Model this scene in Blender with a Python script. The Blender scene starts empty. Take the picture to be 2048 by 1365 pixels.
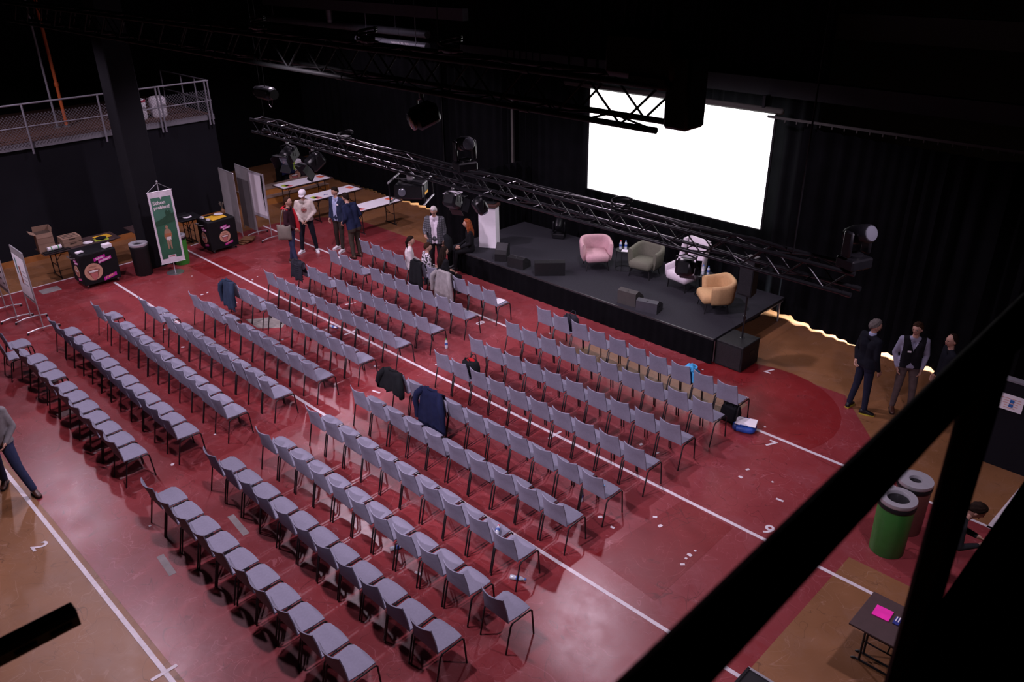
import bpy, math, random
from math import sin, cos, pi, radians
from mathutils import Vector as V, Matrix, Euler

# ------------------------------------------------------------------ camera, light, exposure
SC = bpy.context.scene
COL = SC.collection
F_PX, W_PX, H_PX = 1630.11, 2048.0, 1365.0
EYE = V((0, 0, 7.8))
YAW, PIT, ROLL = -0.780854894, 0.459423381, -0.0124707102
_f = V((sin(YAW)*cos(PIT), cos(YAW)*cos(PIT), -sin(PIT)))
_r0 = V((cos(YAW), -sin(YAW), 0)); _u0 = _r0.cross(_f)
_r = _r0*cos(ROLL) + _u0*sin(ROLL); _u = _r.cross(_f)
cam = bpy.data.cameras.new('camera'); camo = bpy.data.objects.new('camera', cam); COL.objects.link(camo)
camo.matrix_world = Matrix(((_r.x, _u.x, -_f.x, EYE.x), (_r.y, _u.y, -_f.y, EYE.y), (_r.z, _u.z, -_f.z, EYE.z), (0, 0, 0, 1)))
cam.sensor_width = 36; cam.lens = F_PX/W_PX*36; cam.clip_start = 0.05; cam.clip_end = 200
cam.dof.use_dof = True; cam.dof.focus_distance = 14; cam.dof.aperture_fstop = 5.0
SC.camera = camo
vs = SC.view_settings
vs.view_transform = 'Standard'; vs.look = 'None'; vs.gamma = 1; vs.use_curve_mapping = False
vs.exposure = 0.0

world = bpy.data.worlds.new('world'); SC.world = world; world.use_nodes = True
bg = world.node_tree.nodes['Background']; bg.inputs[0].default_value = (.30, .28, .36, 1); bg.inputs[1].default_value = .0

LAMPC = (1.0, .80, 1.0)
def spot(name, loc, to, power, ang=100, blend=.6, rad=.18, col=LAMPC):
    l = bpy.data.lights.new(name, 'SPOT'); l.energy = power; l.spot_size = radians(ang); l.spot_blend = blend
    l.shadow_soft_size = rad; l.color = col
    o = bpy.data.objects.new(name, l); COL.objects.link(o); o.location = loc
    o.rotation_euler = (V(to)-V(loc)).to_track_quat('-Z', 'Y').to_euler()
    return o
def area(name, loc, to, power, sx, sy, col=LAMPC):
    l = bpy.data.lights.new(name, 'AREA'); l.shape = 'RECTANGLE'; l.size = sx; l.size_y = sy; l.energy = power; l.color = col
    o = bpy.data.objects.new(name, l); COL.objects.link(o); o.location = loc
    o.rotation_euler = (V(to)-V(loc)).to_track_quat('-Z', 'Y').to_euler()
    return o
# high-bay hall lamps over the seating (above the frame)
for i, (x, y, p) in enumerate([(-22.1, 4.44, 600), (-15.95, 9.96, 1000), (-9.03, 11.48, 850), (-15.0, 3.4, 800), (-8.0, 4.0, 1000), (-1.0, 7.8, 600), (-20.6, 12.4, 500)]):
    spot('hall_lamp', (x, y, 7.0), (x, y, 0), p, 138, .35, .15)
# added fill spots, unseen, brightening the chair backs of the front rows
for x, tx, p in ((-20.5, -18.5, 1700), (-13.5, -14, 2000), (-7.0, -8.5, 2900)):
    spot('chair_back_fill_spot', (x, -1.6, 7.9), (tx, 8.8, .5), p, 44, .7, .14)
# work light behind the curtain, spilling out under its hem
bl = area('backstage_light', (-5.55, 16.12, 1.1), (-5.55, 16.12, 0), 520, 3.3, .08, (.85, .93, 1)); bl.rotation_euler = (0, 0, radians(-6))
area('backstage_light', (-20.2, 16.45, 1.1), (-20.2, 16.45, 0), 90, 2.4, .08, (.95, .95, .8))

# ------------------------------------------------------------------ helpers
def ray(px, py):
    return _r*((px-1024)/F_PX) - _u*((py-682.5)/F_PX) + _f
def G(px, py, z=0.0):                       # photo pixel -> point on the horizontal plane z
    d = ray(px, py); t = (z-EYE.z)/d.z
    return EYE + d*t
def atY(px, py, y):
    d = ray(px, py); return EYE + d*(y/d.y)
def atX(px, py, x):
    d = ray(px, py); return EYE + d*(x/d.x)

MATS = {}
def mat(name, col, rough=.6, metal=0.0, vary=.12, scale=8.0, bump=0.0, emit=0.0, spec=.5, coat=0.0, trans=0.0):
    if name in MATS: return MATS[name]
    m = bpy.data.materials.new(name); m.use_nodes = True; MATS[name] = m
    nt = m.node_tree; b = nt.nodes['Principled BSDF']
    b.inputs['Roughness'].default_value = rough; b.inputs['Metallic'].default_value = metal
    b.inputs['Specular IOR Level'].default_value = spec; b.inputs['Coat Weight'].default_value = coat
    if trans: b.inputs['Transmission Weight'].default_value = trans
    if emit:
        b.inputs['Emission Color'].default_value = (*col, 1); b.inputs['Emission Strength'].default_value = emit
    tc = nt.nodes.new('ShaderNodeTexCoord'); n = nt.nodes.new('ShaderNodeTexNoise')
    n.inputs['Scale'].default_value = scale; n.inputs['Detail'].default_value = 4
    nt.links.new(tc.outputs['Object'], n.inputs['Vector'])
    cr = nt.nodes.new('ShaderNodeValToRGB')
    cr.color_ramp.elements[0].position = .3; cr.color_ramp.elements[1].position = .7
    cr.color_ramp.elements[0].color = (*[c*(1-vary) for c in col], 1)
    cr.color_ramp.elements[1].color = (*[min(1, c*(1+vary)) for c in col], 1)
    nt.links.new(n.outputs['Fac'], cr.inputs['Fac']); nt.links.new(cr.outputs['Color'], b.inputs['Base Color'])
    if bump:
        n2 = nt.nodes.new('ShaderNodeTexNoise'); n2.inputs['Scale'].default_value = scale*12
        nt.links.new(tc.outputs['Object'], n2.inputs['Vector'])
        bp = nt.nodes.new('ShaderNodeBump'); bp.inputs['Strength'].default_value = bump; bp.inputs['Distance'].default_value = .004
        nt.links.new(n2.outputs['Fac'], bp.inputs['Height']); nt.links.new(bp.outputs['Normal'], b.inputs['Normal'])
    return m

def frame(a, b):
    w = (V(b)-V(a)).normalized()
    t = V((0, 0, 1)) if abs(w.z) < .9 else V((1, 0, 0))
    u = t.cross(w).normalized(); v = w.cross(u)
    return u, v, w

class MB:
    def __init__(s): s.v = []; s.f = []; s.mi = []
    def add(s, vs, fs, mi=0):
        o = len(s.v); s.v += [V(p) for p in vs]
        for f in fs: s.f.append([i+o for i in f]); s.mi.append(mi)
        return s
    def box(s, c, sz, R=None, bev=0.0, mi=0):
        c = V(c); hx, hy, hz = sz[0]/2, sz[1]/2, sz[2]/2
        R = R or Matrix.Identity(3)
        if bev <= 0:
            vs = [c + R @ V((x*hx, y*hy, z*hz)) for z in (-1, 1) for y in (-1, 1) for x in (-1, 1)]
            return s.add(vs, [(0, 2, 3, 1), (4, 5, 7, 6), (0, 1, 5, 4), (2, 6, 7, 3), (0, 4, 6, 2), (1, 3, 7, 5)], mi)
        b = min(bev, hx*.98, hy*.98, hz*.98); vs = []; idx = {}
        for x in (-1, 1):
            for y in (-1, 1):
                for z in (-1, 1):
                    for ax in range(3):
                        q = [x*(hx-b), y*(hy-b), z*(hz-b)]; q[ax] = (x*hx, y*hy, z*hz)[ax]
                        idx[(x, y, z, ax)] = len(vs); vs.append(c + R @ V(q))
        fs = []
        for ax in range(3):
            for sg in (-1, 1):
                o = [(-1, -1), (1, -1), (1, 1), (-1, 1)]
                if sg < 0: o = o[::-1]
                q = []
                for (a, bb) in o:
                    k = [0, 0, 0]; k[ax] = sg; k[(ax+1) % 3] = a; k[(ax+2) % 3] = bb
                    q.append(idx[(*k, ax)])
                fs.append(q)
        for ax in range(3):
            a1, a2 = (ax+1) % 3, (ax+2) % 3
            for s1 in (-1, 1):
                for s2 in (-1, 1):
                    k0 = [0, 0, 0]; k1 = [0, 0, 0]
                    k0[ax] = -1; k1[ax] = 1; k0[a1] = k1[a1] = s1; k0[a2] = k1[a2] = s2
                    q = [idx[(*k0, a1)], idx[(*k1, a1)], idx[(*k1, a2)], idx[(*k0, a2)]]
                    if s1*s2 < 0: q = q[::-1]
                    fs.append(q[::-1])
        for x in (-1, 1):
            for y in (-1, 1):
                for z in (-1, 1):
                    q = [idx[(x, y, z, 0)], idx[(x, y, z, 1)], idx[(x, y, z, 2)]]
                    fs.append(q if x*y*z > 0 else q[::-1])
        return s.add(vs, fs, mi)
    def loft(s, rings, mi=0, closed=True, caps=True):
        n = len(rings[0]); vs = [p for r in rings for p in r]; fs = []
        for i in range(len(rings)-1):
            for j in range(n if closed else n-1):
                k = (j+1) % n
                fs.append((i*n+j, i*n+k, (i+1)*n+k, (i+1)*n+j))
        if caps:
            fs.append(list(range(n))[::-1]); m = (len(rings)-1)*n; fs.append([m+j for j in range(n)])
        return s.add(vs, fs, mi)
    def cyl(s, a, b, r0, r1=None, n=10, mi=0):
        r1 = r0 if r1 is None else r1
        u, v, w = frame(a, b)
        rg = lambda p, r: [V(p) + (u*cos(2*pi*i/n) + v*sin(2*pi*i/n))*r for i in range(n)]
        return s.loft([rg(a, r0), rg(b, r1)], mi)
    def tube(s, pts, r, n=6, mi=0):
        pts = [V(p) for p in pts]; rings = []; u = None
        for i, p in enumerate(pts):
            d = (pts[min(i+1, len(pts)-1)] - pts[max(i-1, 0)]).normalized()
            if u is None: u, v, _ = frame((0, 0, 0), d)
            else:
                u = (u - d*u.dot(d)).normalized(); v = d.cross(u)
            rr = r[i] if isinstance(r, (list, tuple)) else r
            rings.append([p + (u*cos(2*pi*j/n) + v*sin(2*pi*j/n))*rr for j in range(n)])
        return s.loft(rings, mi)
    def cap(s, a, b, ra, rb, n=10, mi=0):            # tapered capsule
        u, v, w = frame(a, b); rings = []
        for k in (-75, -40, 0):
            rings.append((V(a)+w*ra*sin(radians(k)), ra*cos(radians(k))))
        for k in (0, 40, 75):
            rings.append((V(b)+w*rb*sin(radians(k)), rb*cos(radians(k))))
        return s.loft([[p+(u*cos(2*pi*i/n)+v*sin(2*pi*i/n))*r for i in range(n)] for p, r in rings], mi)
    def lathe(s, prof, n=18, c=(0, 0, 0), mi=0, caps=True):
        c = V(c)
        return s.loft([[c+V((r*cos(2*pi*i/n), r*sin(2*pi*i/n), z)) for i in range(n)] for r, z in prof], mi, True, caps)
    def ell(s, c, r, nu=14, nv=8, R=None, mi=0):
        R = R or Matrix.Identity(3); c = V(c); rings = []
        for k in range(1, nv):
            t = -pi/2 + pi*k/nv
            rings.append([c + R @ V((r[0]*cos(t)*cos(2*pi*i/nu), r[1]*cos(t)*sin(2*pi*i/nu), r[2]*sin(t))) for i in range(nu)])
        return s.loft(rings, mi)
    def prism(s, poly, z0, z1, mi=0):
        return s.loft([[V((x, y, z0)) for x, y in poly], [V((x, y, z1)) for x, y in poly]], mi)
    def pad(s, fn, nu, nv, th, edge=.5, mi=0):       # closed cushion around a middle surface fn(u,v)->(p,n)
        top = []; bot = []
        for j in range(nv+1):
            for i in range(nu+1):
                u, v = i/nu, j/nv; p, nn = fn(u, v)
                e = 1.0 if 0 < i < nu and 0 < j < nv else edge
                top.append(V(p)+V(nn)*th/2*e); bot.append(V(p)-V(nn)*th/2*e)
        N = (nu+1)*(nv+1); fs = []
        I = lambda i, j: j*(nu+1)+i
        for j in range(nv):
            for i in range(nu):
                fs.append((I(i, j), I(i+1, j), I(i+1, j+1), I(i, j+1)))
                fs.append((N+I(i, j), N+I(i, j+1), N+I(i+1, j+1), N+I(i+1, j)))
        bd = [I(i, 0) for i in range(nu)] + [I(nu, j) for j in range(nv)] + [I(i, nv) for i in range(nu, 0, -1)] + [I(0, j) for j in range(nv, 0, -1)]
        for k in range(len(bd)):
            a, b = bd[k], bd[(k+1) % len(bd)]
            fs.append((a, N+a, N+b, b))
        return s.add(top+bot, fs, mi)
    def xf(s, M):
        s.v = [M @ p for p in s.v]; return s
    def mesh(s, name, mats, smooth=40):
        me = bpy.data.meshes.new(name); me.from_pydata([tuple(p) for p in s.v], [], s.f)
        for m in (mats if isinstance(mats, (list, tuple)) else [mats]): me.materials.append(m)
        if any(s.mi): me.polygons.foreach_set('material_index', s.mi)
        if smooth:
            me.shade_smooth(); me.set_sharp_from_angle(angle=radians(smooth))
        me.update(); return me
    def build(s, name, mats, parent=None, smooth=40, loc=None, rz=0):
        return ob(name, s.mesh(name, mats, smooth), parent, loc, rz)

def ob(name, data, parent=None, loc=None, rz=0):
    o = bpy.data.objects.new(name, data); COL.objects.link(o)
    if parent: o.parent = parent
    if loc is not None: o.location = loc
    if rz: o.rotation_euler = (0, 0, rz)
    return o
def tag(o, label, cat, group=None):
    o['label'] = label; o['category'] = cat
    if group: o['group'] = group
    return o
def thing(name, label, cat, loc=(0, 0, 0), rz=0.0, group=None):
    return tag(ob(name, None, None, loc, rz), label, cat, group)
def struct(o): o['kind'] = 'structure'; return o
_rods = {}
def rod(name, a, b, r, m, parent, n=8):              # shares one unit cylinder per material
    k = (m.name, n)
    if k not in _rods: _rods[k] = MB().cyl((0, 0, 0), (0, 0, 1), 1, 1, n).mesh('rod', m)
    o = ob(name, _rods[k], parent); a = V(a); b = V(b); u, v, w = frame(a, b); L = (b-a).length
    o.matrix_local = Matrix(((u.x*r, v.x*r, w.x*L, a.x), (u.y*r, v.y*r, w.y*L, a.y), (u.z*r, v.z*r, w.z*L, a.z), (0, 0, 0, 1)))
    return o
def copy_tree(o, parent=None):
    c = o.copy(); COL.objects.link(c); c.parent = parent
    for ch in list(o.children): copy_tree(ch, c)
    return c
def text(body, size, m, parent, M, name='lettering', bold=.0, align='CENTER', extrude=.001, shear=0, squeeze=1.0):
    cu = bpy.data.curves.new('lettering', 'FONT'); cu.body = body; cu.size = size; cu.align_x = align; cu.align_y = 'CENTER'
    cu.extrude = extrude; cu.offset = bold; cu.resolution_u = 3; cu.shear = shear; cu.space_line = .85
    t = bpy.data.objects.new('lettering', cu); COL.objects.link(t)
    dg = bpy.context.evaluated_depsgraph_get(); dg.update()
    me = bpy.data.meshes.new_from_object(t.evaluated_get(dg)); bpy.data.objects.remove(t); bpy.data.curves.remove(cu)
    me.materials.clear(); me.materials.append(m)
    o = ob(name, me, parent); o.matrix_local = M @ Matrix.Scale(squeeze, 4, (1, 0, 0)); return o
def RX(a): return Matrix.Rotation(a, 4, 'X')
def RY(a): return Matrix.Rotation(a, 4, 'Y')
def RZ(a): return Matrix.Rotation(a, 4, 'Z')
def T(x, y, z): return Matrix.Translation((x, y, z))

# palette
M_black = mat('black_paint', (.008, .008, .010), .5, 0, .1, spec=.3)
M_blackmetal = mat('black_metal', (.012, .012, .014), .35, .3, .1)
M_truss = mat('truss_aluminium_black', (.022, .022, .026), .34, .5, .1)
M_leg = mat('chair_leg_black', (.010, .009, .011), .4, .2, .1)
M_fabric = mat('grey_chair_fabric', (.208, .208, .272), .9, 0, .06, 30, .25, spec=.2)
M_white = mat('white_paint', (.75, .72, .78), .55, 0, .03)
M_paper = mat('white_paper', (.78, .76, .82), .8, 0, .03)
M_steel = mat('brushed_steel', (.5, .5, .52), .3, .9, .05)
M_alu = mat('aluminium_tube', (.45, .45, .48), .35, .6, .05)
M_wood = mat('brown_wood', (.16, .075, .035), .5, 0, .2, 5)
M_card = mat('cardboard', (.27, .17, .12), .85, 0, .08, 6)
M_brown = mat('brown_table_board', (.055, .032, .032), .55, 0, .1)
M_magenta = mat('magenta_print', (.45, .01, .28), .6, 0, .03)
M_yellow = mat('yellow_board', (.75, .43, .03), .6, 0, .05)
M_green = mat('green_bin_metal', (.03, .20, .035), .45, 0, .08)
M_skin = mat('skin', (.42, .235, .175), .55, 0, .05)
M_eye = mat('eye_dark', (.01, .008, .008), .3)
M_lip = mat('lips', (.27, .10, .09), .5)
M_carpet = mat('stage_carpet', (.022, .022, .028), .9, 0, .25, 60, .3, spec=.2)
M_cloth = mat('black_cloth', (.0032, .0032, .0042), .95, 0, .2, 3, spec=.05)
M_glow = mat('projection_screen', (1, 1, 1), .8, 0, 0, emit=2.2)
M_plastic = mat('clear_bottle_plastic', (.5, .55, .62), .15, 0, .05, spec=.6)
M_line = mat('white_floor_paint', (.62, .58, .62), .5, 0, .12, 14)

# ------------------------------------------------------------------ floor
def floor_mat(name, base, worn, rough=.42, seam=True):
    m = bpy.data.materials.new(name); m.use_nodes = True; nt = m.node_tree; b = nt.nodes['Principled BSDF']; L = nt.links.new
    tc = nt.nodes.new('ShaderNodeTexCoord')
    def noise(scale, detail=5, rough_=.6, vec=None, dist=0):
        n = nt.nodes.new('ShaderNodeTexNoise'); n.inputs['Scale'].default_value = scale; n.inputs['Detail'].default_value = detail
        n.inputs['Roughness'].default_value = rough_; n.inputs['Distortion'].default_value = dist
        L(vec or tc.outputs['Object'], n.inputs['Vector']); return n.outputs['Fac']
    def ramp(x, a, bb):
        r = nt.nodes.new('ShaderNodeMapRange'); r.inputs[1].default_value = a; r.inputs[2].default_value = bb; L(x, r.inputs[0]); return r.outputs[0]
    def mix(f, c1, c2):
        x = nt.nodes.new('ShaderNodeMix'); x.data_type = 'RGBA'; L(f, x.inputs[0])
        for k, c in ((6, c1), (7, c2)):
            if isinstance(c, tuple): x.inputs[k].default_value = (*c, 1)
            else: L(c, x.inputs[k])
        return x.outputs[2]
    def mul(a, v):
        x = nt.nodes.new('ShaderNodeMath'); x.operation = 'MULTIPLY'; L(a, x.inputs[0])
        if isinstance(v, float): x.inputs[1].default_value = v
        else: L(v, x.inputs[1])
        return x.outputs[0]
    c = mix(ramp(noise(.55, 3), .35, .65), tuple(v*.8 for v in base), tuple(min(1, v*1.15) for v in base))
    # sheets of slightly different tone, with hairline joints
    if seam:
        br = nt.nodes.new('ShaderNodeTexBrick'); br.inputs['Scale'].default_value = 1; br.inputs['Brick Width'].default_value = 3.4
        br.inputs['Row Height'].default_value = 1.83; br.inputs['Mortar Size'].default_value = .006; br.offset = .37
        br.inputs['Color1'].default_value = (.0, .0, .0, 1); br.inputs['Color2'].default_value = (1, 1, 1, 1); br.inputs['Mortar'].default_value = (.9, .9, .9, 1)
        L(tc.outputs['Object'], br.inputs['Vector'])
        c = mix(mul(br.outputs['Color'], .55), c, tuple(v*.6 + w*.4 for v, w in zip(base, worn)))
    # dusty wear and dragged scuffs
    c = mix(mul(ramp(noise(1.6, 8, .75), .5, .72), .5), c, worn)
    def isoline(scale, lvl, wid, dist):
        n = noise(scale, 1.5, .5, None, dist); d = nt.nodes.new('ShaderNodeMath'); d.operation = 'SUBTRACT'; L(n, d.inputs[0]); d.inputs[1].default_value = lvl
        e = nt.nodes.new('ShaderNodeMath'); e.operation = 'ABSOLUTE'; L(d.outputs[0], e.inputs[0]); return ramp(e.outputs[0], wid, wid*.3)
    for scl, lvl, wid, dist, ms, dark in ((.9, .47, .0034, 1.2, 1.7, 1), (1.5, .53, .0046, .8, 1.1, 1), (1.2, .44, .004, 2.2, 1.9, 1), (2.1, .5, .006, 1.6, 2.0, 0), (.6, .55, .0024, 2.0, 1.4, 0), (3.1, .46, .007, .5, .7, 0)):
        sc = mul(isoline(scl, lvl, wid, dist), ramp(noise(ms, 3), .46, .56))
        c = mix(mul(sc, .6 if dark else .4), c, tuple(v*.35 for v in base) if dark else tuple(min(1, v*1.5+.03) for v in worn))
    sc2 = mul(ramp(noise(26, 2), .66, .74), ramp(noise(1.1, 2), .5, .62))
    c = mix(mul(sc2, .35), c, tuple(min(1, v*1.5+.03) for v in worn))
    L(c, b.inputs['Base Color'])
    rr = nt.nodes.new('ShaderNodeMapRange'); rr.inputs[3].default_value = rough-.12; rr.inputs[4].default_value = rough+.16
    L(noise(2.2, 6, .7), rr.inputs[0]); L(rr.outputs[0], b.inputs['Roughness'])
    b.inputs['Specular IOR Level'].default_value = .45
    bp = nt.nodes.new('ShaderNodeBump'); bp.inputs['Strength'].default_value = .12; bp.inputs['Distance'].default_value = .01
    L(noise(9, 7, .75), bp.inputs['Height']); L(bp.outputs['Normal'], b.inputs['Normal'])
    return m
M_tan = floor_mat('tan_sports_floor', (.22, .10, .042), (.23, .13, .09), .42, False)
M_red = floor_mat('red_sports_floor', (.205, .027, .030), (.26, .083, .095), .31)
M_dred = floor_mat('dark_red_floor', (.175, .012, .014), (.19, .035, .04), .40, False)
M_tan2 = floor_mat('tan_patch_floor', (.20, .10, .055), (.25, .16, .12), .5, False)

floor = struct(MB().box((-13.5, 8, -.05), (31, 26, .1)).build('floor', M_tan, None, 0))
def sheet(name, poly, m, z1, z0=0.0):
    return MB().prism(poly, z0, z1).build(name, m, floor, 0)
red = [(-22.05, 2.11), (.4, 2.11), (.4, 11.58), (-2.95, 11.58), (-4.9, 13.84), (-7.0, 13.84), (-17.9, 14.0)]
red += [(-20.1+2.05*cos(radians(a)), 11.95+2.05*sin(radians(a))) for a in range(90, 181, 15)] + [(-22.15, 9.0)]
sheet('red_floor_covering', red, M_red, .002)
sheet('key_semicircle', [(-6.1+1.68*cos(radians(a)), 12.28+1.68*sin(radians(a))) for a in range(-22, 203, 12)], M_dred, .0028, .001)
sheet('repair_patch', [(-5.5, 7.1), (-4.36, 7.0), (-4.4, 9.0), (-5.3, 9.02)], M_dred, .0032, .001)
sheet('repair_patch', [(-20.6, 8.5), (-19.2, 8.5), (-19.2, 9.6), (-20.6, 9.6)], M_dred, .0032, .001)
sheet('tan_strip', [(-9.9, 11.62), (-6.05, 11.70), (-6.05, 12.28), (-9.7, 12.28)], M_tan2, .0036, .001)
sheet('tan_rectangle', [(-2.9, 6.0), (.3, 6.0), (.3, 9.55), (-2.9, 9.55)], M_tan, .0038, .001)
M_greyp = mat('worn_grey_patch', (.26, .24, .22), .7, 0, .25, 5)
sheet('worn_patch', [(-16.35, 7.8), (-15.7, 7.75), (-15.35, 8.15), (-15.6, 8.45), (-16.0, 8.3)], M_greyp, .0033, .001)
M_tile = mat('grey_floor_socket', (.22, .2, .2), .6)
sheet('floor_socket_plate', [(-21.75, 5.1), (-21.4, 5.1), (-21.4, 5.55), (-21.75, 5.55)], M_tile, .006)
for a, b in (((320, 1112), (346, 1150)), ((461, 1032), (493, 1070))):
    p, q = G(*a), G(*b); d = (q-p).normalized(); n = V((-d.y, d.x, 0))*.05
    sheet('grey_tape_piece', [(p.x+n.x, p.y+n.y), (p.x-n.x, p.y-n.y), (q.x-n.x, q.y-n.y), (q.x+n.x, q.y+n.y)], M_tile, .004, .001)
def line(x0, y0, x1, y1, w=.05, z=.005):
    d = V((x1-x0, y1-y0, 0)).normalized(); n = V((-d.y, d.x, 0))*w/2
    return sheet('floor_line', [(x0+n.x, y0+n.y), (x0-n.x, y0-n.y), (x1-n.x, y1-n.y), (x1+n.x, y1+n.y)], M_line, z, .001)
line(-22.05, 2.01, .4, 2.01, .06)
line(-20.9, 6.65, -2.0, 6.68, .06); line(-21.9, 9.06, .3, 9.08, .06); line(-22.2, 11.67, -2.9, 11.62, .06)
line(-22.05, 3.2, -22.05, 7.75, .05); line(-22.1, 9.3, -22.15, 9.55, .05)
line(-3.2, 11.6, -1.6, 11.58, .05, .006); line(-1.68, 11.55, -1.62, 12.9, .12, .006)
for x, y in [(-7.88, 2.0), (-14.0, 9.05), (-7.95, 9.06)]: line(x, y-.16, x, y+.16, .05, .006)
for a, b in [((690, 610), (712, 606)), ((745, 782), (760, 787)), ((1340, 470), (1342, 471)), ((1552, 998), (1567, 1004)), ((830, 1145), (842, 1150))]:
    p, q = G(*a), G(*b)
    if (p-q).length > .1: line(p.x, p.y, q.x, q.y, .04, .006)
for ch, px, py, up in [('9', 1536, 1061, 0), ('7', 1541, 889, 0), ('7', 1540, 742, pi), ('8', 960, 647, 0), ('2', 78, 1094, 0)]:
    p = G(px, py); text(ch, .30, M_line, floor, T(p.x, p.y, .006) @ RZ(up), 'floor_number', .006)

# ------------------------------------------------------------------ walls
M_wall = mat('black_wall', (.004, .004, .0055), .9, 0, .15, 2, spec=.1)
M_walll = mat('dark_painted_wall', (.0075, .0075, .011), .88, 0, .12, 1.5, spec=.15)
struct(MB().box((-24.25, 3.6, 1.5), (.3, 16, 3.0)).build('wall_left', M_walll, None, 0))
struct(MB().box((-24.085, 3.6, .08), (.03, 16, .16)).build('baseboard_left', mat('orange_skirting', (.30, .11, .025), .6), None, 0))
struct(MB().box((-29.05, 8, 5.5), (.1, 26, 11)).build('wall_far_left', M_wall, None, 0))
struct(MB().box((-13.5, 20.05, 5.5), (31, .1, 11)).build('wall_back', M_wall, None, 0))
struct(MB().box((2.05, 8, 5.5), (.1, 26, 11)).build('wall_right', M_wall, None, 0))
struct(MB().box((-13.5, -5.05, 5.5), (31, .1, 11)).build('wall_near', M_wall, None, 0))
struct(MB().box((-13.5, 8, 11.05), (31, 26, .1)).build('ceiling', M_wall, None, 0))
pil = struct(MB().box((-21.42, 8.03, 5.5), (.64, .64, 11), None, .02).build('pillar', mat('pillar_dark_paint', (.007, .007, .0095), .85, 0, .1, 2, spec=.15), None, 30))
# gallery over the left wall
M_gfloor = mat('gallery_floor_brown', (.10, .052, .04), .8, 0, .15, 2, spec=.2)
M_edge = mat('gallery_edge_grey', (.17, .165, .19), .8, 0, .1, 3)
gal = struct(MB().box((-26.6, 3.6, 3.06), (5.0, 16, .12)).build('gallery', M_gfloor, None, 0))
MB().box((-24.08, 3.6, 3.06), (.06, 16, .15)).build('edge_board', M_edge, gal, 0)
M_rail = mat('gallery_rail_grey', (.20, .195, .23), .6, .1, .06)
M_mesh = mat('mesh_wire', (.16, .155, .18), .6, .1, .05)
def railing(y0, y1, posts):
    t = thing('gallery_railing', 'grey tubular railing with wire mesh on the gallery ' + ('before' if y1 < 8.78 else 'beyond') + ' the dark pillar', 'railing', (-24.0, 0, 0))
    rod('top_rail', (0, y0, 4.12), (0, y1, 4.12), .024, M_rail, t); rod('mid_rail', (0, y0, 3.55), (0, y1, 3.55), .018, M_rail, t)
    for y in posts: rod('post', (0, y, 2.85), (0, y, 4.12), .026, M_rail, t)
    mb = MB(); n = int((y1-y0)/.085)
    for s in (1, -1):
        for i in range(-8, n+1):
            a = y0+i*.085; z0, z1 = 3.14, 3.86; b = a+(z1-z0)
            ya, yb = max(a, y0), min(b, y1)
            if yb-ya < .03: continue
            za, zb = z0+(ya-a), z0+(yb-a)
            if s < 0: za, zb = z0+z1-za, z0+z1-zb
            mb.cyl((-.005*s, ya, za), (-.005*s, yb, zb), .0042, None, 3)
    mb.build('wire_mesh', M_mesh, t, 0)['kind'] = 'stuff'
railing(1.0, 8.75, [3.2, 6.45, 8.35]); railing(8.8, 11.55, [8.85, 9.95, 10.05, 11.42, 11.52])
t = thing('gallery_railing', 'grey return railing across the end of the gallery', 'railing', (-24.0, 11.55, 0))
for z in (3.55, 4.12): rod('rail', (0, 0, z), (-3.2, 0, z), .02, M_rail, t)
for x in (-.9, -1.8, -3.2): rod('post', (x, 0, 3.12), (x, 0, 4.12), .022, M_rail, t)
# things up on the gallery
M_orange = mat('orange_pole_paint', (.45, .09, .02), .5)
t = thing('orange_pole', 'tall orange round pole standing on the gallery', 'pole', (-25.6, 7.9, 3.12))
MB().cyl((0, 0, 0), (0, 0, 3.4), .045, None, 12).build('shaft', M_orange, t); MB().lathe([(.11, 0), (.11, .03), (.06, .06)], 14).build('foot', M_steel, t)
MB().lathe([(.055, 1.1), (.06, 1.12), (.06, 1.2), (.055, 1.22)], 12).build('collar', M_orange, t)
t = thing('grey_pole', 'slim grey pole beside the orange pole on the gallery', 'pole', (-25.6, 7.65, 3.12))
MB().cyl((0, 0, 0), (0, 0, 3.6), .03, None, 10).build('shaft', M_rail, t); MB().lathe([(.1, 0), (.1, .03), (.05, .05)], 14).build('foot', M_steel, t)
for i, y in enumerate((9.75, 10.35)):
    t = thing('white_drum', 'white plastic drum on the gallery ' + ('with a red lid strap' if i == 0 else 'without a strap'), 'drum', (-25.0, y, 3.12))
    MB().lathe([(.2, 0), (.23, .04), (.24, .5), (.21, .56), (.19, .58)], 18).build('body', M_white, t)
    if i == 0: MB().lathe([(.242, .50), (.246, .51), (.246, .55), (.235, .56)], 18).build('strap', mat('red_strap', (.4, .02, .06), .6), t)

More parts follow.
